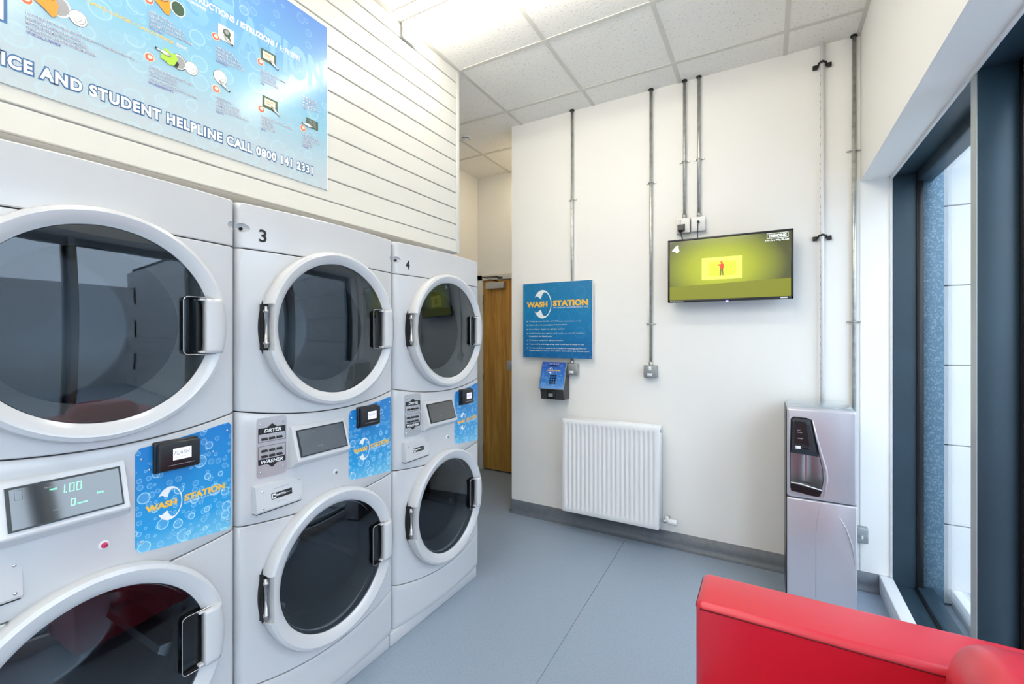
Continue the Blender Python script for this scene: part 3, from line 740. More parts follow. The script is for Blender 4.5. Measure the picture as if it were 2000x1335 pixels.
BL = {(.403, 2.281): ['LOAD CLOTHES INTO MACHINE, CHECK THE DRUM, TO THE MARKER AND THE DOOR', 'INTRODUZCA LA ROPA EN LA LAVADORA', 'METTEZ DES VETEMENTS DANS LE MACHINE', 'CARICARE I CAPI ALL INTERNO DELLA MACCHINA', '将衣物放入洗衣机'],
 (.676, 2.281): ['ADD DETERGENT AND CLOSE THE LID', 'ANADA EL DETERGENTE', 'AJOUTEZ LE DETERGENT', 'AGGIUNGERE IL DETERSIVO E CHIUDERE', '加入洗涤剂并关门'],
 (.676, 2.457): ['LOAD CLOTHES AND', 'INTRODUZCA LA ROPA EN LA', 'CHARGEZ LE LINGE DANS LE', 'CARICARE I CAPI NELLA MACCHINA', '将衣物放入'],
 (.877, 2.457): ['CHECK FILTER', 'REVISE EL FILTRO', 'VERIFIEZ LE FILTRE', 'CONTROLLARE IL FILTRO', '检查过滤器'],
 (.878, 2.275): ['CLOSE DOOR', 'CIERRE LA PUERTA', 'FERMEZ LA PORTE', 'CHIUDERE LO SPORTELLO', '关上门'],
 (1.040, 2.457): ['SELECT PROGRAMME', 'SELECCIONE', 'CHOISISSEZ', 'SELEZIONARE', '选择'],
 (1.043, 2.278): ['PRESENT CARD TO READER', 'PRESENTE', 'PRESENTEZ', 'AVVICINARE', '刷卡'],
 (1.224, 2.278): ['PRESS START', 'PULSE INICIO', 'APPUYEZ', 'PREMERE', '按开始'],
 (1.224, 2.440): ['PRICE', 'PRECIO', 'PRIX', 'PREZZO', '价格']}
WM = {(.403, 2.281): .236, (.676, 2.281): .140, (.676, 2.457): .125, (.877, 2.457): .105, (.878, 2.275): .112, (1.040, 2.457): .105, (1.043, 2.278): .130, (1.224, 2.278): .085, (1.224, 2.440): .080}
for (bx, bz_), ls in BL.items():
    m = MB(); mx = max(len(l) for l in ls[:4])
    for k, l in enumerate(ls):
        w = WM[(bx, bz_)]*len(l)/mx if k < 4 else .0085*len(l)
        m.text(l, bx-.0004, bz_-.0095-.0125*k-.0005, y, ink_navy, .0092, w+.0008, bold=.045, res=1)
        m.text(l, bx, bz_-.0095-.0125*k, y-.0005, ink_white if k < 4 else ink_violet, .0082, w, bold=.0, res=1)
    m.build('instruction_text', t)
for k, (bx, bz_) in enumerate(((.403, 2.312), (.678, 2.305), (.676, 2.487), (.876, 2.486), (.878, 2.300), (1.040, 2.482), (1.043, 2.300), (1.224, 2.298))):
    m = MB(); m.ell(bx, bz_, .0135, .0135, y, ink_peach); m.ell(bx, bz_, .0115, .0115, y-.0006, ink_red); m.ell(bx+.001, bz_+.001, .0065, .0065, y-.0012, ink_peach); m.build('number_badge', t)
def lid(m, x, z, r):
    m.ell(x, z, r, r*1.05, y, ink_black); m.ell(x, z, r*.95, r, y-.0006, ink_cream); m.ell(x+r*.1, z, r*.66, r*.72, y-.0012, ink_grey); m.ell(x+r*.06, z, r*.62, r*.68, y-.0018, ink_cream); m.ell(x, z, r*.35, r*.4, y-.0022, ink_grey); m.ell(x-.001, z, r*.32, r*.37, y-.0026, ink_cream)
def hand(m, x, z, s, flip=1, rot=0.0):
    P = [(0, 0), (.35, .18), (.75, .12), (1.0, .02), (1.25, .0), (1.3, -.12), (1.05, -.16), (.9, -.3), (.6, -.36), (.2, -.3), (-.2, -.2), (-.55, -.25), (-.6, -.02), (-.3, .02)]
    Q = [(x+flip*(a*cos(rot)-b*sin(rot))*s, z+(a*sin(rot)+b*cos(rot))*s) for a, b in P]
    m.poly(Q, y-.003, ink_cream); m.loop(Q, .0007, y-.0034, ink_black)
    for k in range(3):
        a, b = .55+.12*k, -.22+.1*k; m.line((x+flip*(a*cos(rot)-b*sin(rot))*s, z+(a*sin(rot)+b*cos(rot))*s), (x+flip*((a+.4)*cos(rot)-b*sin(rot))*s, z+((a+.4)*sin(rot)+b*cos(rot))*s), .0005, y-.0038, ink_grey)
    C = [(-.6, -.02), (-.55, -.25), (-.72, -.27), (-.76, -.02)]
    m.poly([(x+flip*(a*cos(rot)-b*sin(rot))*s, z+(a*sin(rot)+b*cos(rot))*s) for a, b in C], y-.0038, ink_black)
def illo(kind, x, z):
    m = MB()
    if kind == 'orange':
        m.ell(x+.040, z+.012, .027, .030, y, ink_cream); m.ell(x+.040, z+.012, .023, .026, y-.0006, ink_grey); lid(m, x+.082, z+.002, .021)
        m.poly([(x-.010, z), (x+.004, z+.020), (x+.030, z+.030), (x+.040, z+.012), (x+.037, z-.020), (x+.028, z-.028), (x+.012, z-.014)], y-.0026, ink_cloth)
        hand(m, x-.004, z+.022, .026)
    elif kind == 'orange_dark':
        m.poly([(x-.010, z+.004), (x+.006, z+.024), (x+.030, z+.030), (x+.034, z+.004), (x+.030, z-.020), (x+.020, z-.022), (x+.004, z-.006)], y-.0016, ink_cloth)
        m.ell(x+.056, z+.018, .022, .025, y, ink_cream); m.ell(x+.056, z+.018, .019, .022, y-.0006, ink_dkgreen); hand(m, x-.006, z+.024, .024)
    elif kind == 'green':
        m.ell(x+.070, z-.002, .023, .026, y, ink_black); m.ell(x+.070, z-.002, .021, .024, y-.0005, ink_cream); m.ell(x+.072, z-.002, .017, .020, y-.001, ink_grey); lid(m, x+.108, z-.004, .021)
        m.poly([(x+.018, z-.016), (x+.022, z+.012), (x+.034, z+.024), (x+.046, z+.014), (x+.060, z+.018), (x+.066, z+.002), (x+.058, z-.022), (x+.040, z-.026), (x+.034, z-.020)], y-.0022, ink_green)
        m.poly([(x+.056, z-.022), (x+.064, z-.004), (x+.070, z-.010), (x+.066, z-.024)], y-.0026, ink_black)
        hand(m, x+.020, z+.010, .024, rot=-.15)
    elif kind == 'filter':
        m.poly([(x, z-.020), (x+.056, z-.020), (x+.056, z+.034), (x, z+.034)], y, ink_grey); m.poly([(x+.001, z-.019), (x+.056, z-.019), (x+.056, z+.034), (x+.001, z+.034)], y-.0005, ink_cream)
        m.ell(x+.030, z+.014, .013, .014, y-.0012, ink_dkgreen); m.ell(x+.029, z+.016, .008, .008, y-.0018, ink_grey); m.poly([(x+.030, z+.004), (x+.040, z+.006), (x+.044, z-.012), (x+.038, z-.012)], y-.0018, ink_dkgreen)
        hand(m, x+.040, z-.012, .019, -1, .5)
    elif kind == 'lid':
        lid(m, x+.016, z+.018, .024); hand(m, x+.036, z-.010, .022, -1, .6)
    elif kind == 'screen':
        m.poly([(x, z-.014), (x+.062, z-.014), (x+.062, z+.032), (x, z+.032)], y, ink_dkgreen); m.poly([(x+.008, z-.004), (x+.052, z-.004), (x+.052, z+.024), (x+.008, z+.024)], y-.0006, ink_peach)
        m.line((x+.014, z+.014), (x+.042, z+.014), .003, y-.0012, ink_orange); m.line((x+.014, z+.006), (x+.034, z+.006), .002, y-.0012, ink_grey)
        hand(m, x+.058, z-.012, .022, -1, .55)
    elif kind == 'keys':
        m.poly([(x+.008, z-.012), (x+.066, z-.012), (x+.066, z+.026), (x+.008, z+.026)], y, ink_dkgreen)
        for k in range(4): m.line((x+.016, z+.018-.007*k), (x+.056, z+.018-.007*k), .0016, y-.0006, ink_grey)
        hand(m, x+.004, z-.004, .026)
    elif kind == 'frame':
        m.poly([(x-.09, z), (x, z), (x, z+.13), (x-.09, z+.13)], y, ink_blue); m.poly([(x-.084, z+.006), (x-.007, z+.006), (x-.007, z+.124), (x-.084, z+.124)], y-.0006, ink_cream)
    m.build('illustration', t)
for k, x, z in (('orange', .425, 2.322), ('orange_dark', .702, 2.492), ('green', .690, 2.335), ('filter', .884, 2.506), ('lid', .876, 2.330), ('screen', 1.042, 2.508), ('screen', 1.048, 2.326), ('keys', 1.232, 2.326), ('frame', .369, 2.225)): illo(k, x, z)

# ------------------------------------------------------------------ back wall: conduits, boxes, sign, terminal
def conduit(x, z0, label, clips, z1=ZC, r=.0105, group='galvanised conduits on the back wall'):
    t = thing('conduit', label, 'conduit', (x, YB-.0145, z0), 0, group)
    m = MB(); m.tube([(0, 0, 0), (0, 0, z1-z0)], r, galv, 16); m.tube([(0, 0, 0), (0, 0, .03)], r+.004, galv, 12); m.tube([(0, 0, z1-z0-.008), (0, 0, z1-z0)], r+.006, black_matte, 12); m.build('pipe', t)
    for c in clips:
        m = MB(); z = c-z0
        m.tube([(-.033, .010, z), (-.014, .010, z), (-.013, -.006, z), (0, -.0125, z), (.013, -.006, z), (.014, .010, z), (.033, .010, z)], .0035, galv, 8); m.tube([(-.026, .012, z), (-.026, .005, z)], .005, galv, 8); m.tube([(.026, .012, z), (.026, .005, z)], .005, galv, 8)
        m.build('saddle_clip', t)
    return t
conduit(-1.272, 1.205, 'galvanised conduit running down behind the blue wall sign', [2.433])
conduit(-.695, 1.21, 'long galvanised conduit ending in the lone grey junction box', [2.465, 1.499])
conduit(-.478, 2.190, 'left of the close pair of conduits above the television', [2.567])
conduit(-.389, 2.190, 'right of the close pair of conduits above the television', [2.567])
conduit(.422, .34, 'galvanised conduit in the corner beside the window reveal', [2.46, 1.495])
def jbox(x, z, label, white=True):
    t = thing('junction_box', label, 'junction box', (x, YB, z))
    m = MB(); m.box((-.043, -.048, -.042), (.043, 0, .042), galv_box, .004); m.build('box', t)
    if white:
        m = MB(); m.box((-.018, -.051, -.030), (.014, -.047, -.012), white_pl, .001, 1); m.build('label_tab', t)
    return t
b = jbox(-1.262, 1.168, 'grey metal junction box beside the card payment terminal')
b = jbox(-.694, 1.174, 'grey metal junction box alone in the middle of the back wall')
m = MB(); m.box((-.010, -.051, .008), (.008, -.047, .034), white_pl, .001, 1); m.build('label_tab', b)
# sockets above the tv
t = thing('wall_socket', 'metal clad wall socket with a black plug above the television', 'socket', (-.484, YB, 2.140))
m = MB(); m.box((-.043, -.040, -.050), (.043, 0, .050), galv, .004); m.box((-.041, -.044, -.048), (.041, -.038, .048), white_metal, .002); m.build('plate', t)
m = MB(); m.box((-.030, -.044, .020), (-.012, -.048, .036), white_pl, .001, 1); m.build('switch', t)
p = thing('power_plug', 'black mains plug and lead pushed into the metal clad socket', 'plug', (-.494, YB-.045, 2.125))
m = MB(); m.hull([(x*1.0, y_, z) for x in (-.024, .024) for y_, z in ((0, .024), (0, -.022))]+[(x, -.03, z) for x in (-.018, .018) for z in (.016, -.018)]+[(x, -.02, -.034) for x in (-.008, .008)], black_pl); m.build('plug_body', p)
m = MB(); m.tube([(0, -.018, -.030), (.004, -.016, -.055), (.012, -.005, -.085), (.03, .02, -.16), (.06, .02, -.28)], .0035, black_pl, 8); m.build('lead', p)
t = thing('aerial_socket', 'white square aerial outlet plate above the television', 'socket', (-.392, YB, 2.142))
m = MB(); m.box((-.043, -.034, -.046), (.043, 0, .046), white_pl, .003); m.build('plate', t)
m = MB(); m.tube([(.002, -.034, .012), (.002, -.052, .012)], .008, black_pl, 12); m.build('aerial_plug', t)
m = MB(); m.tube([(.002, -.050, .012), (.001, -.056, -.01), (-.002, -.05, -.07), (-.004, -.02, -.14), (0, -.01, -.28)], .003, black_pl, 8); m.build('aerial_lead', t)
# white pipe with black clips
t = thing('plastic_pipe', 'thin white plastic pipe held by black clips above the water cooler', 'pipe', (.274, YB-.022, .55))
m = MB(); m.tube([(0, 0, 0), (0, 0, ZC-.55)], .0095, white_pl, 16)
for k in range(40):
    z = .5+k*.05+random.random()*.02
    if z < 2.5: m.box((-.0098, -.0025, z), (-.0086, .0025, z+.006+random.random()*.016), ink_black)
m.build('pipe', t)
for z in (2.985, 1.989):
    m = MB(); z -= .55
    m.tube([(-.040, .014, z-.008), (-.020, .014, z-.006), (-.017, -.006, z+.004), (0, -.014, z+.010), (.017, -.006, z+.004), (.020, .014, z-.006), (.040, .014, z-.008)], .006, black_pl, 8)
    for s in (-1, 1): m.box((s*.034-.012, .004, z-.020), (s*.034+.012, .020, z+.004), black_pl, .003)
    m.build('clip', t)
# low socket by cooler
t = thing('low_socket', 'small grey metal socket low in the corner beside the cooler', 'socket', (.440, YB, .31))
m = MB(); m.box((-.043, -.04, -.043), (.043, 0, .043), galv_box, .004); m.build('plate', t)
m = MB(); m.box((.012, -.043, -.018), (.020, -.039, .0), white_pl); m.build('switch', t)

# wash station wall sign
t = thing('wall_sign', 'square blue laundry payment sign on the back wall near the corridor', 'sign', (-1.670, YB-.035, 1.250))
m = MB(); m.box((0, -.012, 0), (.570, 0, .574), white_pl, .001, 1); m.box((.0, -.0135, 0), (.568, -.0115, .572), wallsign_m); m.box((.05, 0, .05), (.09, .034, .09), steel); m.box((.48, 0, .05), (.52, .034, .09), steel); m.box((.05, 0, .48), (.09, .034, .52), steel); m.box((.46, 0, .48), (.50, .034, .52), steel); m.build('sign_board', t)
m = MB(); logo(m, .032, .409, .505, -.0142); m.build('sign_logo', t)
m = MB()
L7 = [(.272, '1)', 'To top up your laundry card visit ', .245), (.243, '2)', 'Follow the onscreen payment instructions', .315), (.212, '3)', 'Record your unique six digit pin number', .298), (.182, '4)', 'Hold laundry card against card reader on console machine', .450), (.158, '', 'located in the laundrette', .190), (.126, '5)', 'Enter your unique six digit pin number', .285), (.096, '6)', 'Your card is now topped up with credit and is ready to use', .450), (.066, '7)', 'To use card, hold against card reader of washing machine or', .470), (.046, '', 'tumble dryer and your card will be debited for the chosen cycle', .490)]
for z, n, s, w in L7:
    if n: m.text(n, .032, z, -.0142, ink_white, .011, .013, res=1, bold=.01)
    m.text(s, .055, z, -.0142, ink_white, .0125, w, res=1, bold=.012)
m.text('www.washstation.co.uk', .302, .272, -.0142, ink_violet, .011, .180, res=1)
m.build('sign_text', t)
for x, z in ((.012, .56), (.556, .56), (.012, .012), (.556, .012)): screw(t, x, z, -.0135, .004)

# card payment terminal
t = thing('payment_terminal', 'black card payment terminal with a sloping blue keypad face', 'terminal', (-1.485, YB, 0))
W = .185
m = MB(); m.hull([(x, y_, z) for x in (0, W) for y_, z in ((0, 1.215), (0, .945), (-.06, 1.215), (-.125, 1.028), (-.105, .945))], pbr('terminal_case', (.05, .05, .052), .45)); m.build('case', t)
m = MB(); n_ = Vector((0, -.187, .065)).normalized()
sl = lambda z, e: -.06-(1.215-z)*(.065/.187)-e
m.hull([(x, sl(z, e), z) for x in (-.008, W+.008) for z in (1.022, 1.221) for e in (.001, .008)], steel)
fc = m.build('face_plate', t)
m = MB(); m.hull([(x, sl(z, e), z) for x in (-.004, W+.004) for z in (1.026, 1.219) for e in (.006, .0092)], term_m); m.build('face_print', fc)
m = MB(); logo(m, .045, 1.158, .10, 0, sub=False); m.text('READ ME FIRST', .055, 1.203, 0, ink_white, .006, .08, res=1); m.rrect(.058, .125, 1.188, 1.197, .001, 0, ink_black)
for v in m.bm.verts: v.co.y += sl(v.co.z, .0100)
m.build('face_lettering', fc)
for i in range(3):
    for j in range(4):
        x, z = .074+.019*i, 1.062+.018*j
        m = MB(); m.hull([(x+a, sl(z+b, e), z+b) for a in (0, .012) for b in (0, .011) for e in (.008, .014)], black_pl); m.build('key', t)
m = MB(); m.box((.055, -.130, .950), (.125, -.095, 1.015), black_pl, .003); cr = m.build('card_reader', t)
m = MB(); m.box((.072, -.132, .968), (.106, -.129, .990), pbr('reader_window', (.25, .30, .27), .3)); m.build('reader_window', cr)

# television
t = thing('television', 'black flat television showing a yellow-green picture on the back wall', 'television', (-.565, 3.05, 1.631))
TW, TH = .694, .404
m = MB(); m.box((0, 0, 0), (TW, .030, TH), black_pl, .003); m.box((.10, .028, .05), (TW-.10, .055, TH-.08), black_matte, .006); m.box((0, -.004, 0), (TW, .004, .016), black_pl, .002); m.box((0, -.004, TH-.012), (TW, .004, TH), black_pl, .002); m.box((0, -.004, 0), (.012, .004, TH), black_pl, .002); m.box((TW-.012, -.004, 0), (TW, .004, TH), black_pl, .002); m.build('tv_case', t)
m = MB(); m.box((.25, .05, .12), (.45, YB-3.05-.001, .30), black_matte); m.build('wall_bracket', t)
m = MB(); m.box((.012, -.0012, .016), (TW-.012, .002, TH-.012), screen_m); sn = m.build('screen', t)
m = MB(); ys = -.0020
m.poly([(.012, .016), (TW-.012, .016), (TW-.012, .12), (.46, .115), (.012, .10)], ys+.0006, scr_low, 0)
m.poly([(.205, .135), (.430, .135), (.430, .272), (.205, .272)], ys, scr_yel, 0); m.poly([(.243, .156), (.398, .156), (.398, .244), (.243, .244)], ys-.0004, scr_yel2, 0)
px, pz = .312, .158
m.poly([(px-.004, pz), (px+.003, pz), (px+.006, pz+.034), (px+.012, pz), (px+.017, pz), (px+.014, pz+.042), (px-.002, pz+.042)], ys-.0008, scr_dark, 0)
m.poly([(px-.003, pz+.040), (px+.016, pz+.040), (px+.020, pz+.066), (px+.010, pz+.076), (px-.002, pz+.068), (px-.014, pz+.070), (px-.016, pz+.064), (px-.002, pz+.058)], ys-.0008, scr_red, 0)
m.ell(px+.006, pz+.081, .006, .007, ys-.0008, scr_red, 12, th=0)
m.text('4', .030, .318, ys-.0004, scr_white, .048, .038, bold=.06); m.poly([(.026, .336), (.072, .336), (.070, .328), (.028, .328)], ys-.0006, scr_white, 0)
m.text('TRENDING', .570, .362, ys-.0004, scr_white, .018, .090, bold=.05); m.loop([(.562, .357), (.668, .357), (.668, .386), (.562, .386)], .0025, ys-.0004, scr_white); m.text('You Are-Wig ISLAM', .550, .338, ys-.0004, scr_white, .013, .122, bold=.03, res=1)
m.build('picture', sn)
m = MB(); m.text('HD LED DIGITAL TV', .016, .005, -.0046, ink_white, .005, .085, res=1); m.box((.630, -.0052, .004), (.665, -.004, .012), white_pl); m.build('case_lettering', t)
m = MB(); m.box((.340, -.0056, -.004), (.356, .004, .003), led_blue, .001, 1); m.build('standby_light', t)

# ------------------------------------------------------------------ radiator
t = thing('radiator', 'white fluted panel radiator hanging under the payment terminal', 'radiator', (-1.288, YB, .158))
RW, RH, YR = .674, .665, -.165
m = MB(); tt = bmesh.new(); nf = 20; pitch = (RW-.044)/nf; xs = []
for k in range(nf):
    x0 = .022+pitch*k
    for a, d in ((0, 0), (.18, 0), (.34, 1), (.62, 1), (.80, 0)): xs.append((x0+a*pitch, d))
xs = [(0, 0), (.004, 0)]+xs+[(RW-.022, 0), (RW-.004, 0), (RW, 0)]
zr = [0, .004, .036, .058, .3, .55, RH-.048, RH-.034, RH-.004, RH]
zd = [0, 0, 0, 1, 1, 1, 1, 0, 0, 0]
R = [[tt.verts.new((x, YR+(.0085*d*e)+(.003 if j in (0, len(zr)-1) or i in (0, len(xs)-1) else 0), z)) for j, (z, e) in enumerate(zip(zr, zd))] for i, (x, d) in enumerate(xs)]
for i in range(len(xs)-1):
    for j in range(len(zr)-1): tt.faces.new([R[i][j], R[i+1][j], R[i+1][j+1], R[i][j+1]]).smooth = True
for v in list(tt.verts): pass
bmesh.ops.recalc_face_normals(tt, faces=list(tt.faces))
if sum(f.normal.y for f in tt.faces) > 0:
    for f in tt.faces: f.normal_flip()
m.merge(tt, rad_m); m.box((0, YR+.003, 0), (RW, YR+.006, RH), rad_m) if False else None
m.build('front_panel', t, sharp=50)
m = MB(); m.box((0, -.055, .01), (RW, -.045, RH-.01), rad_m, .002); m.build('rear_panel', t)
m = MB(); m.box((0, YR+.004, 0), (.004, -.045, RH-.006), rad_m, .001, 1); m.build('side_panel', t)
m = MB(); m.box((RW-.004, YR+.004, 0), (RW, -.045, RH-.006), rad_m, .001, 1); m.box((RW, -.10, RH-.045), (RW+.002, -.092, RH-.025), dark_gap); m.build('side_panel', t)
m = MB()
for k in range(5): m.box((.002, YR+.008+.022*k, RH-.008), (RW-.002, YR+.018+.022*k, RH-.002), rad_m, .001, 1)
for k in range(30): m.box((.01+.0222*k, YR+.005, RH-.010), (.018+.0222*k, -.05, RH-.004), rad_m)
m.build('top_grille', t)
m = MB()
for k in range(26): m.box((.03+.024*k, YR+.02, .02), (.033+.024*k, -.06, RH-.03), rad_m)
m.build('convector_fins', t)
m = MB(); m.tube([(RW, -.10, .045), (RW+.045, -.10, .045)], .010, chrome, 14); m.tube([(RW+.04, -.10, .045), (RW+.04, -.02, .045)], .009, chrome, 12); m.tube([(RW+.02, -.10, .045), (RW+.035, -.10, .045)], .015, chrome, 6)
vl = m.build('valve', t, 'chrome valve')
m = MB(); m.tube([(RW+.045, -.10, .045), (RW+.055, -.10, .045), (RW+.100, -.10, .045), (RW+.106, -.10, .045)], [.012, .018, .020, .014], white_pl, 20); m.build('thermostat_head', vl, 'white ribbed thermostatic head')
m = MB(); m.tube([(RW+.04, -.10, .045), (RW+.04, -.10, .075)], .011, white_pl, 12); m.build('valve_cap', vl)
m = MB(); m.tube([(-.022, -.10, .05), (0, -.10, .05)], .012, black_pl, 12); m.build('bleed_plug', t)
for x in (.12, RW-.12):
    m = MB(); m.box((x-.02, -.05, .05), (x+.02, -.001, RH-.06), rad_m); m.build('wall_bracket', t)

# ------------------------------------------------------------------ water cooler
CX0, CYF, CW, CD, CH = .088, 2.76, .296, .36, 1.04
t = thing('water_cooler', 'tall silver water cooler standing in the corner by the window', 'water cooler', (CX0, CYF, 0))
m = MB(); m.box((.004, .11, .01), (CW-.004, CD, CH-.012), black_pl, .004); m.box((-.003, .014, .01), (.001, CD, CH-.014), black_pl, .001, 1); m.box((CW-.006, .02, .02), (CW, CD-.004, CH-.02), silver, .002); m.build('cabinet', t)
cutb = MB(); 
NP = [(.018, .985), (.030, .995), (.085, .993), (.108, .985), (.118, .93), (.140, .81), (.154, .74), (.156, .68), (.148, .62), (.134, .598), (.10, .600), (.03, .612), (.016, .625), (.014, .80)]
tt = bmesh.new(); A = [tt.verts.new((p[0], -.05, p[1])) for p in NP]; B2 = [tt.verts.new((p[0], .10, p[1])) for p in NP]
for i in range(len(NP)): tt.faces.new([A[i], A[(i+1) % len(NP)], B2[(i+1) % len(NP)], B2[i]])
tt.faces.new(A); tt.faces.new(B2[::-1]); bmesh.ops.recalc_face_normals(tt, faces=list(tt.faces)); cutb.merge(tt, silver); cut = cutb.build('cut'); cut.parent = t
m = MB(); m.tube([(p[0], -.0005, p[1]) for p in NP+NP[:1]], .0016, black_pl, 8, False); m.build('niche_rim', t)
m = MB(); m.box((0, 0, .578), (CW, .095, CH), silver, .012, 4); up = m.build('upper_front', t); bool_cut(up, [cut])
m = MB(); m.box((.006, .09, .58), (CW-.006, .12, CH-.02), silver); m.build('upper_backing', t)
m = MB(); m.box((0, 0, .02), (CW, .10, .574), silver, .008, 3)
m.tube([(.150, .0005, .57), (.140, .0, .53), (.130, .0, .47), (.126, .0, .40), (.125, .0, .08)], .0011, grey_pl, 6)
lw = m.build('lower_door', t)
m = MB(); m.tube([(.112+.0, -.001, .985), (.128, -.004, .90), (.150, -.005, .81), (.168, -.005, .74), (.172, -.004, .69), (.166, -.002, .64), (.158, .0, .60)], [.003, .005, .006, .007, .006, .004, .002], silver, 10); m.build('curved_trim', up)
m = MB(); m.tube([(.22, .001, .52), (.25, -.0005, .46), (.275, .0, .38), (.286, .001, .28)], [.001, .003, .004, .001], silver, 8); m.build('door_crease', lw)
m = MB(); m.box((.002, .004, CH-.012), (CW-.002, .34, CH-.002), silver, .004); m.box((.01, .05, CH-.004), (CW-.01, CD-.01, CH+.012), glass_mat('clear_lid', (.85, .9, .9), .05), .005); m.build('lid', t)
# control head
m = MB(); P = [(.020, .815), (.016, .80), (.019, .983), (.031, .993), (.084, .991), (.106, .984), (.117, .93), (.139, .808), (.08, .800)]
P = [(.016, .808), (.020, .982), (.031, .992), (.084, .990), (.106, .983), (.117, .93), (.138, .800)]
m.hull([(p[0], yy_, p[1]) for p in P for yy_ in (.004, .05)]+[(.02, -.006, .83), (.125, -.006, .825), (.10, -.004, .96), (.03, -.004, .965)], pbr('cooler_control', (.03, .036, .046), .3)); ch = m.build('control_head', t)
m = MB(); m.hull([(p[0], yy_, p[1]) for p in ((.032, .862), (.034, .975), (.082, .972), (.098, .855)) for yy_ in (-.0085, .0)], black_pl); bp = m.build('button_pad', ch)
m = MB(); m.text('HOT', .045, .927, -.0092, ink_white, .005, .014, res=1); m.text('COLD', .045, .916, -.0092, ink_white, .005, .022, res=1); m.text('FILTERED', .048, .885, -.0092, ink_white, .005, .022, res=1); m.build('pad_lettering', bp)
m = MB(); m.box((.036, -.010, .832), (.060, -.002, .848), white_pl, .003); m.build('tap_lever', ch)
m = MB(); m.box((.066, -.008, .832), (.10, -.002, .845), black_pl, .002); m.build('tap_nozzle', ch)
# recess liner, concave steel
m = MB(); tt = bmesh.new(); n = 16; rows = []
for k in range(n+1):
    u = k/n; x = .012+.148*u; y_ = .012+.070*sin(pi*u); rows.append([tt.verts.new((x, y_, .59)), tt.verts.new((x, y_, .83))])
for k in range(n): tt.faces.new([rows[k][0], rows[k+1][0], rows[k+1][1], rows[k][1]]).smooth = True
for f in tt.faces:
    f.normal_update()
    if f.normal.y > 0: f.normal_flip()
m.merge(tt, pbr('recess_steel', (.62, .62, .64), .3, 1.0)); m.build('recess_liner', t)
m = MB(); m.hull([(x, y_, z) for x, z0, z1 in ((.017, .614, .648), (.145, .604, .632), (.13, .600, .633), (.03, .610, .65)) for z in (z0, z1) for y_ in (-.006, .07)], black_pl); dt = m.build('drip_tray', t)
m = MB()
for k in range(7): m.tube([(.03+.016*k, -.002, .645-.002*k), (.03+.016*k, .060, .645-.002*k)], .0014, steel, 6)
m.tube([(.017, -.006, .655), (.06, -.011, .654), (.10, -.012, .646), (.15, -.004, .634)], .003, white_pl, 8); m.build('tray_grille', dt)
m = MB(); m.tube([(CW, .10, .715), (CW+.012, .10, .715)], .006, grey_pl, 10); m.build('side_catch', t)
for x in (.03, CW-.03):
    for y_ in (.04, CD-.04):
        m = MB(); m.tube([(x, y_, 0), (x, y_, .022)], .014, black_pl, 12); m.build('foot', t)

# ------------------------------------------------------------------ red armchair
t = thing('armchair', 'red leather tub armchair with a square arm beside the window', 'armchair', (0, 0, 0))
def softbox(m, a, b, r, mat, puff=0, seg=6, sub=0):
    tt = bmesh.new(); bmesh.ops.create_cube(tt, size=1); 
    for v in tt.verts: v.co = Vector([(a[k]+b[k])/2+v.co[k]*(b[k]-a[k]) for k in range(3)])
    bmesh.ops.bevel(tt, geom=list(tt.edges), offset=r, segments=seg, profile=.5, affect='EDGES')
    bmesh.ops.triangulate(tt, faces=[]) if False else None
    if puff:
        big = [f for f in tt.faces if f.calc_area() > .01]
        bmesh.ops.subdivide_edges(tt, edges=list({e for f in big for e in f.edges if e.calc_length() > .06}), cuts=10, use_grid_fill=True)
        c = [(a[k]+b[k])/2 for k in range(3)]; hh = [(b[k]-a[k])/2 for k in range(3)]
        for v in tt.verts:
            u = [(v.co[k]-c[k])/hh[k] for k in range(3)]
            for k in range(3):
                o1, o2 = [j for j in range(3) if j != k]
                if abs(u[k]) > .9: v.co[k] += math.copysign(puff*max(0, 1-u[o1]**2)*max(0, 1-u[o2]**2), u[k])
    for f in tt.faces: f.smooth = True
    bmesh.ops.recalc_face_normals(tt, faces=list(tt.faces)); m.merge(tt, mat)
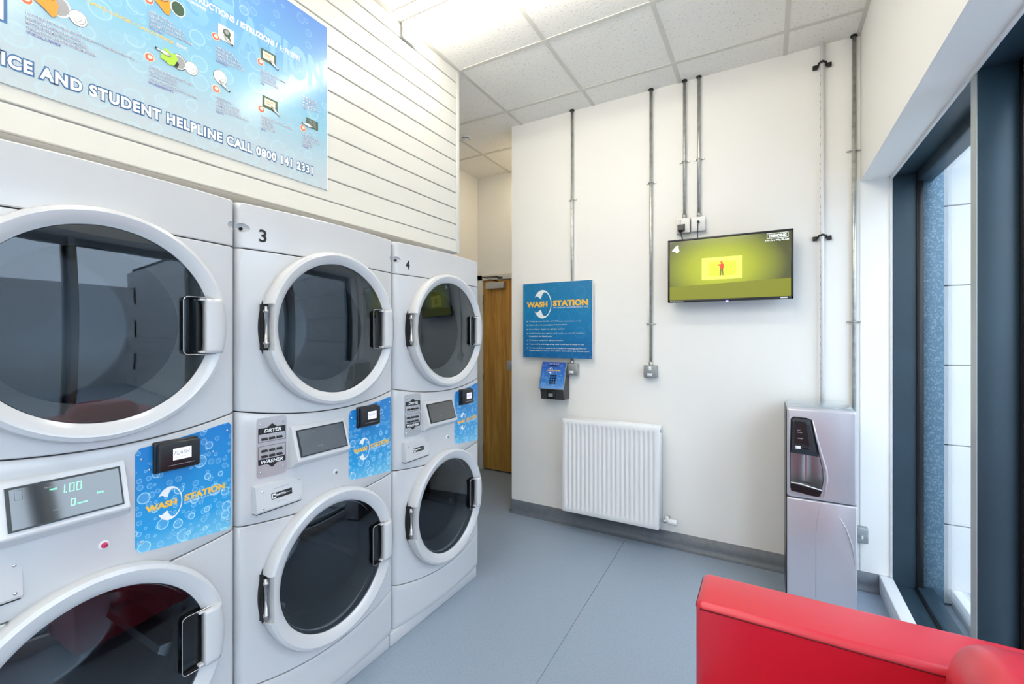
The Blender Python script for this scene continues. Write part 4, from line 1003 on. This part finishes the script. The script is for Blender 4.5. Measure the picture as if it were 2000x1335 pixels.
def pillow(m, a, b, mat, e=.35):
    tt = bmesh.new(); nu, nv = 64, 40; f = lambda v: math.copysign(abs(v)**e, v); rows = []
    c = [(a[k]+b[k])/2 for k in range(3)]; h = [(b[k]-a[k])/2 for k in range(3)]
    for j in range(1, nv):
        ph = -pi/2+pi*j/nv
        rows.append([tt.verts.new((c[0]+h[0]*f(cos(ph))*f(cos(2*pi*i/nu)), c[1]+h[1]*f(cos(ph))*f(sin(2*pi*i/nu)), c[2]+h[2]*f(sin(ph)))) for i in range(nu)])
    for j in range(len(rows)-1):
        for i in range(nu): tt.faces.new([rows[j][i], rows[j][(i+1) % nu], rows[j+1][(i+1) % nu], rows[j+1][i]])
    tt.faces.new(rows[0][::-1]); tt.faces.new(rows[-1])
    for q in tt.faces: q.smooth = True
    bmesh.ops.recalc_face_normals(tt, faces=list(tt.faces)); m.merge(tt, mat)
AX0, AX1 = -.173, .572
for nm, y0, y1 in (('arm', 1.324, 1.512), ('arm', .72, .908)):
    m = MB(); softbox(m, (AX0, y0, .10), (AX1, y1, .686), .020, red_m)
    a_ = m.build(nm, t, sharp=80)
    m = MB(); zt = .670
    for yy_ in (y0, y1): m.tube([(AX0+.012, yy_, zt), (AX1-.02, yy_, zt)], .0018, red_dark, 6)
    m.tube([(AX0, y0+.012, zt), (AX0, y1-.012, zt)], .0016, red_dark, 6)
    m.build('seam', a_)
m = MB(); softbox(m, (AX0+.01, .90, .10), (.40, 1.33, .30), .02, red_m); m.build('seat_base', t, sharp=80)
m = MB(); pillow(m, (AX0-.01, .905, .29), (.34, 1.323, .45), red_m, .3); m.build('seat_cushion', t, sharp=80)
m = MB(); softbox(m, (.40, .72, .10), (.526, 1.30, .66), .03, red_m); m.build('back_frame', t, sharp=80)
m = MB(); pillow(m, (.318, .84, .30), (.575, 1.375, .796), red_m, .52); m.build('back_cushion', t, sharp=80)
for x in (AX0+.06, .46):
    for y_ in (.78, 1.45):
        m = MB(); m.tube([(x, y_, 0), (x, y_, .102)], [.018, .024], chrome, 14); m.build('leg', t)
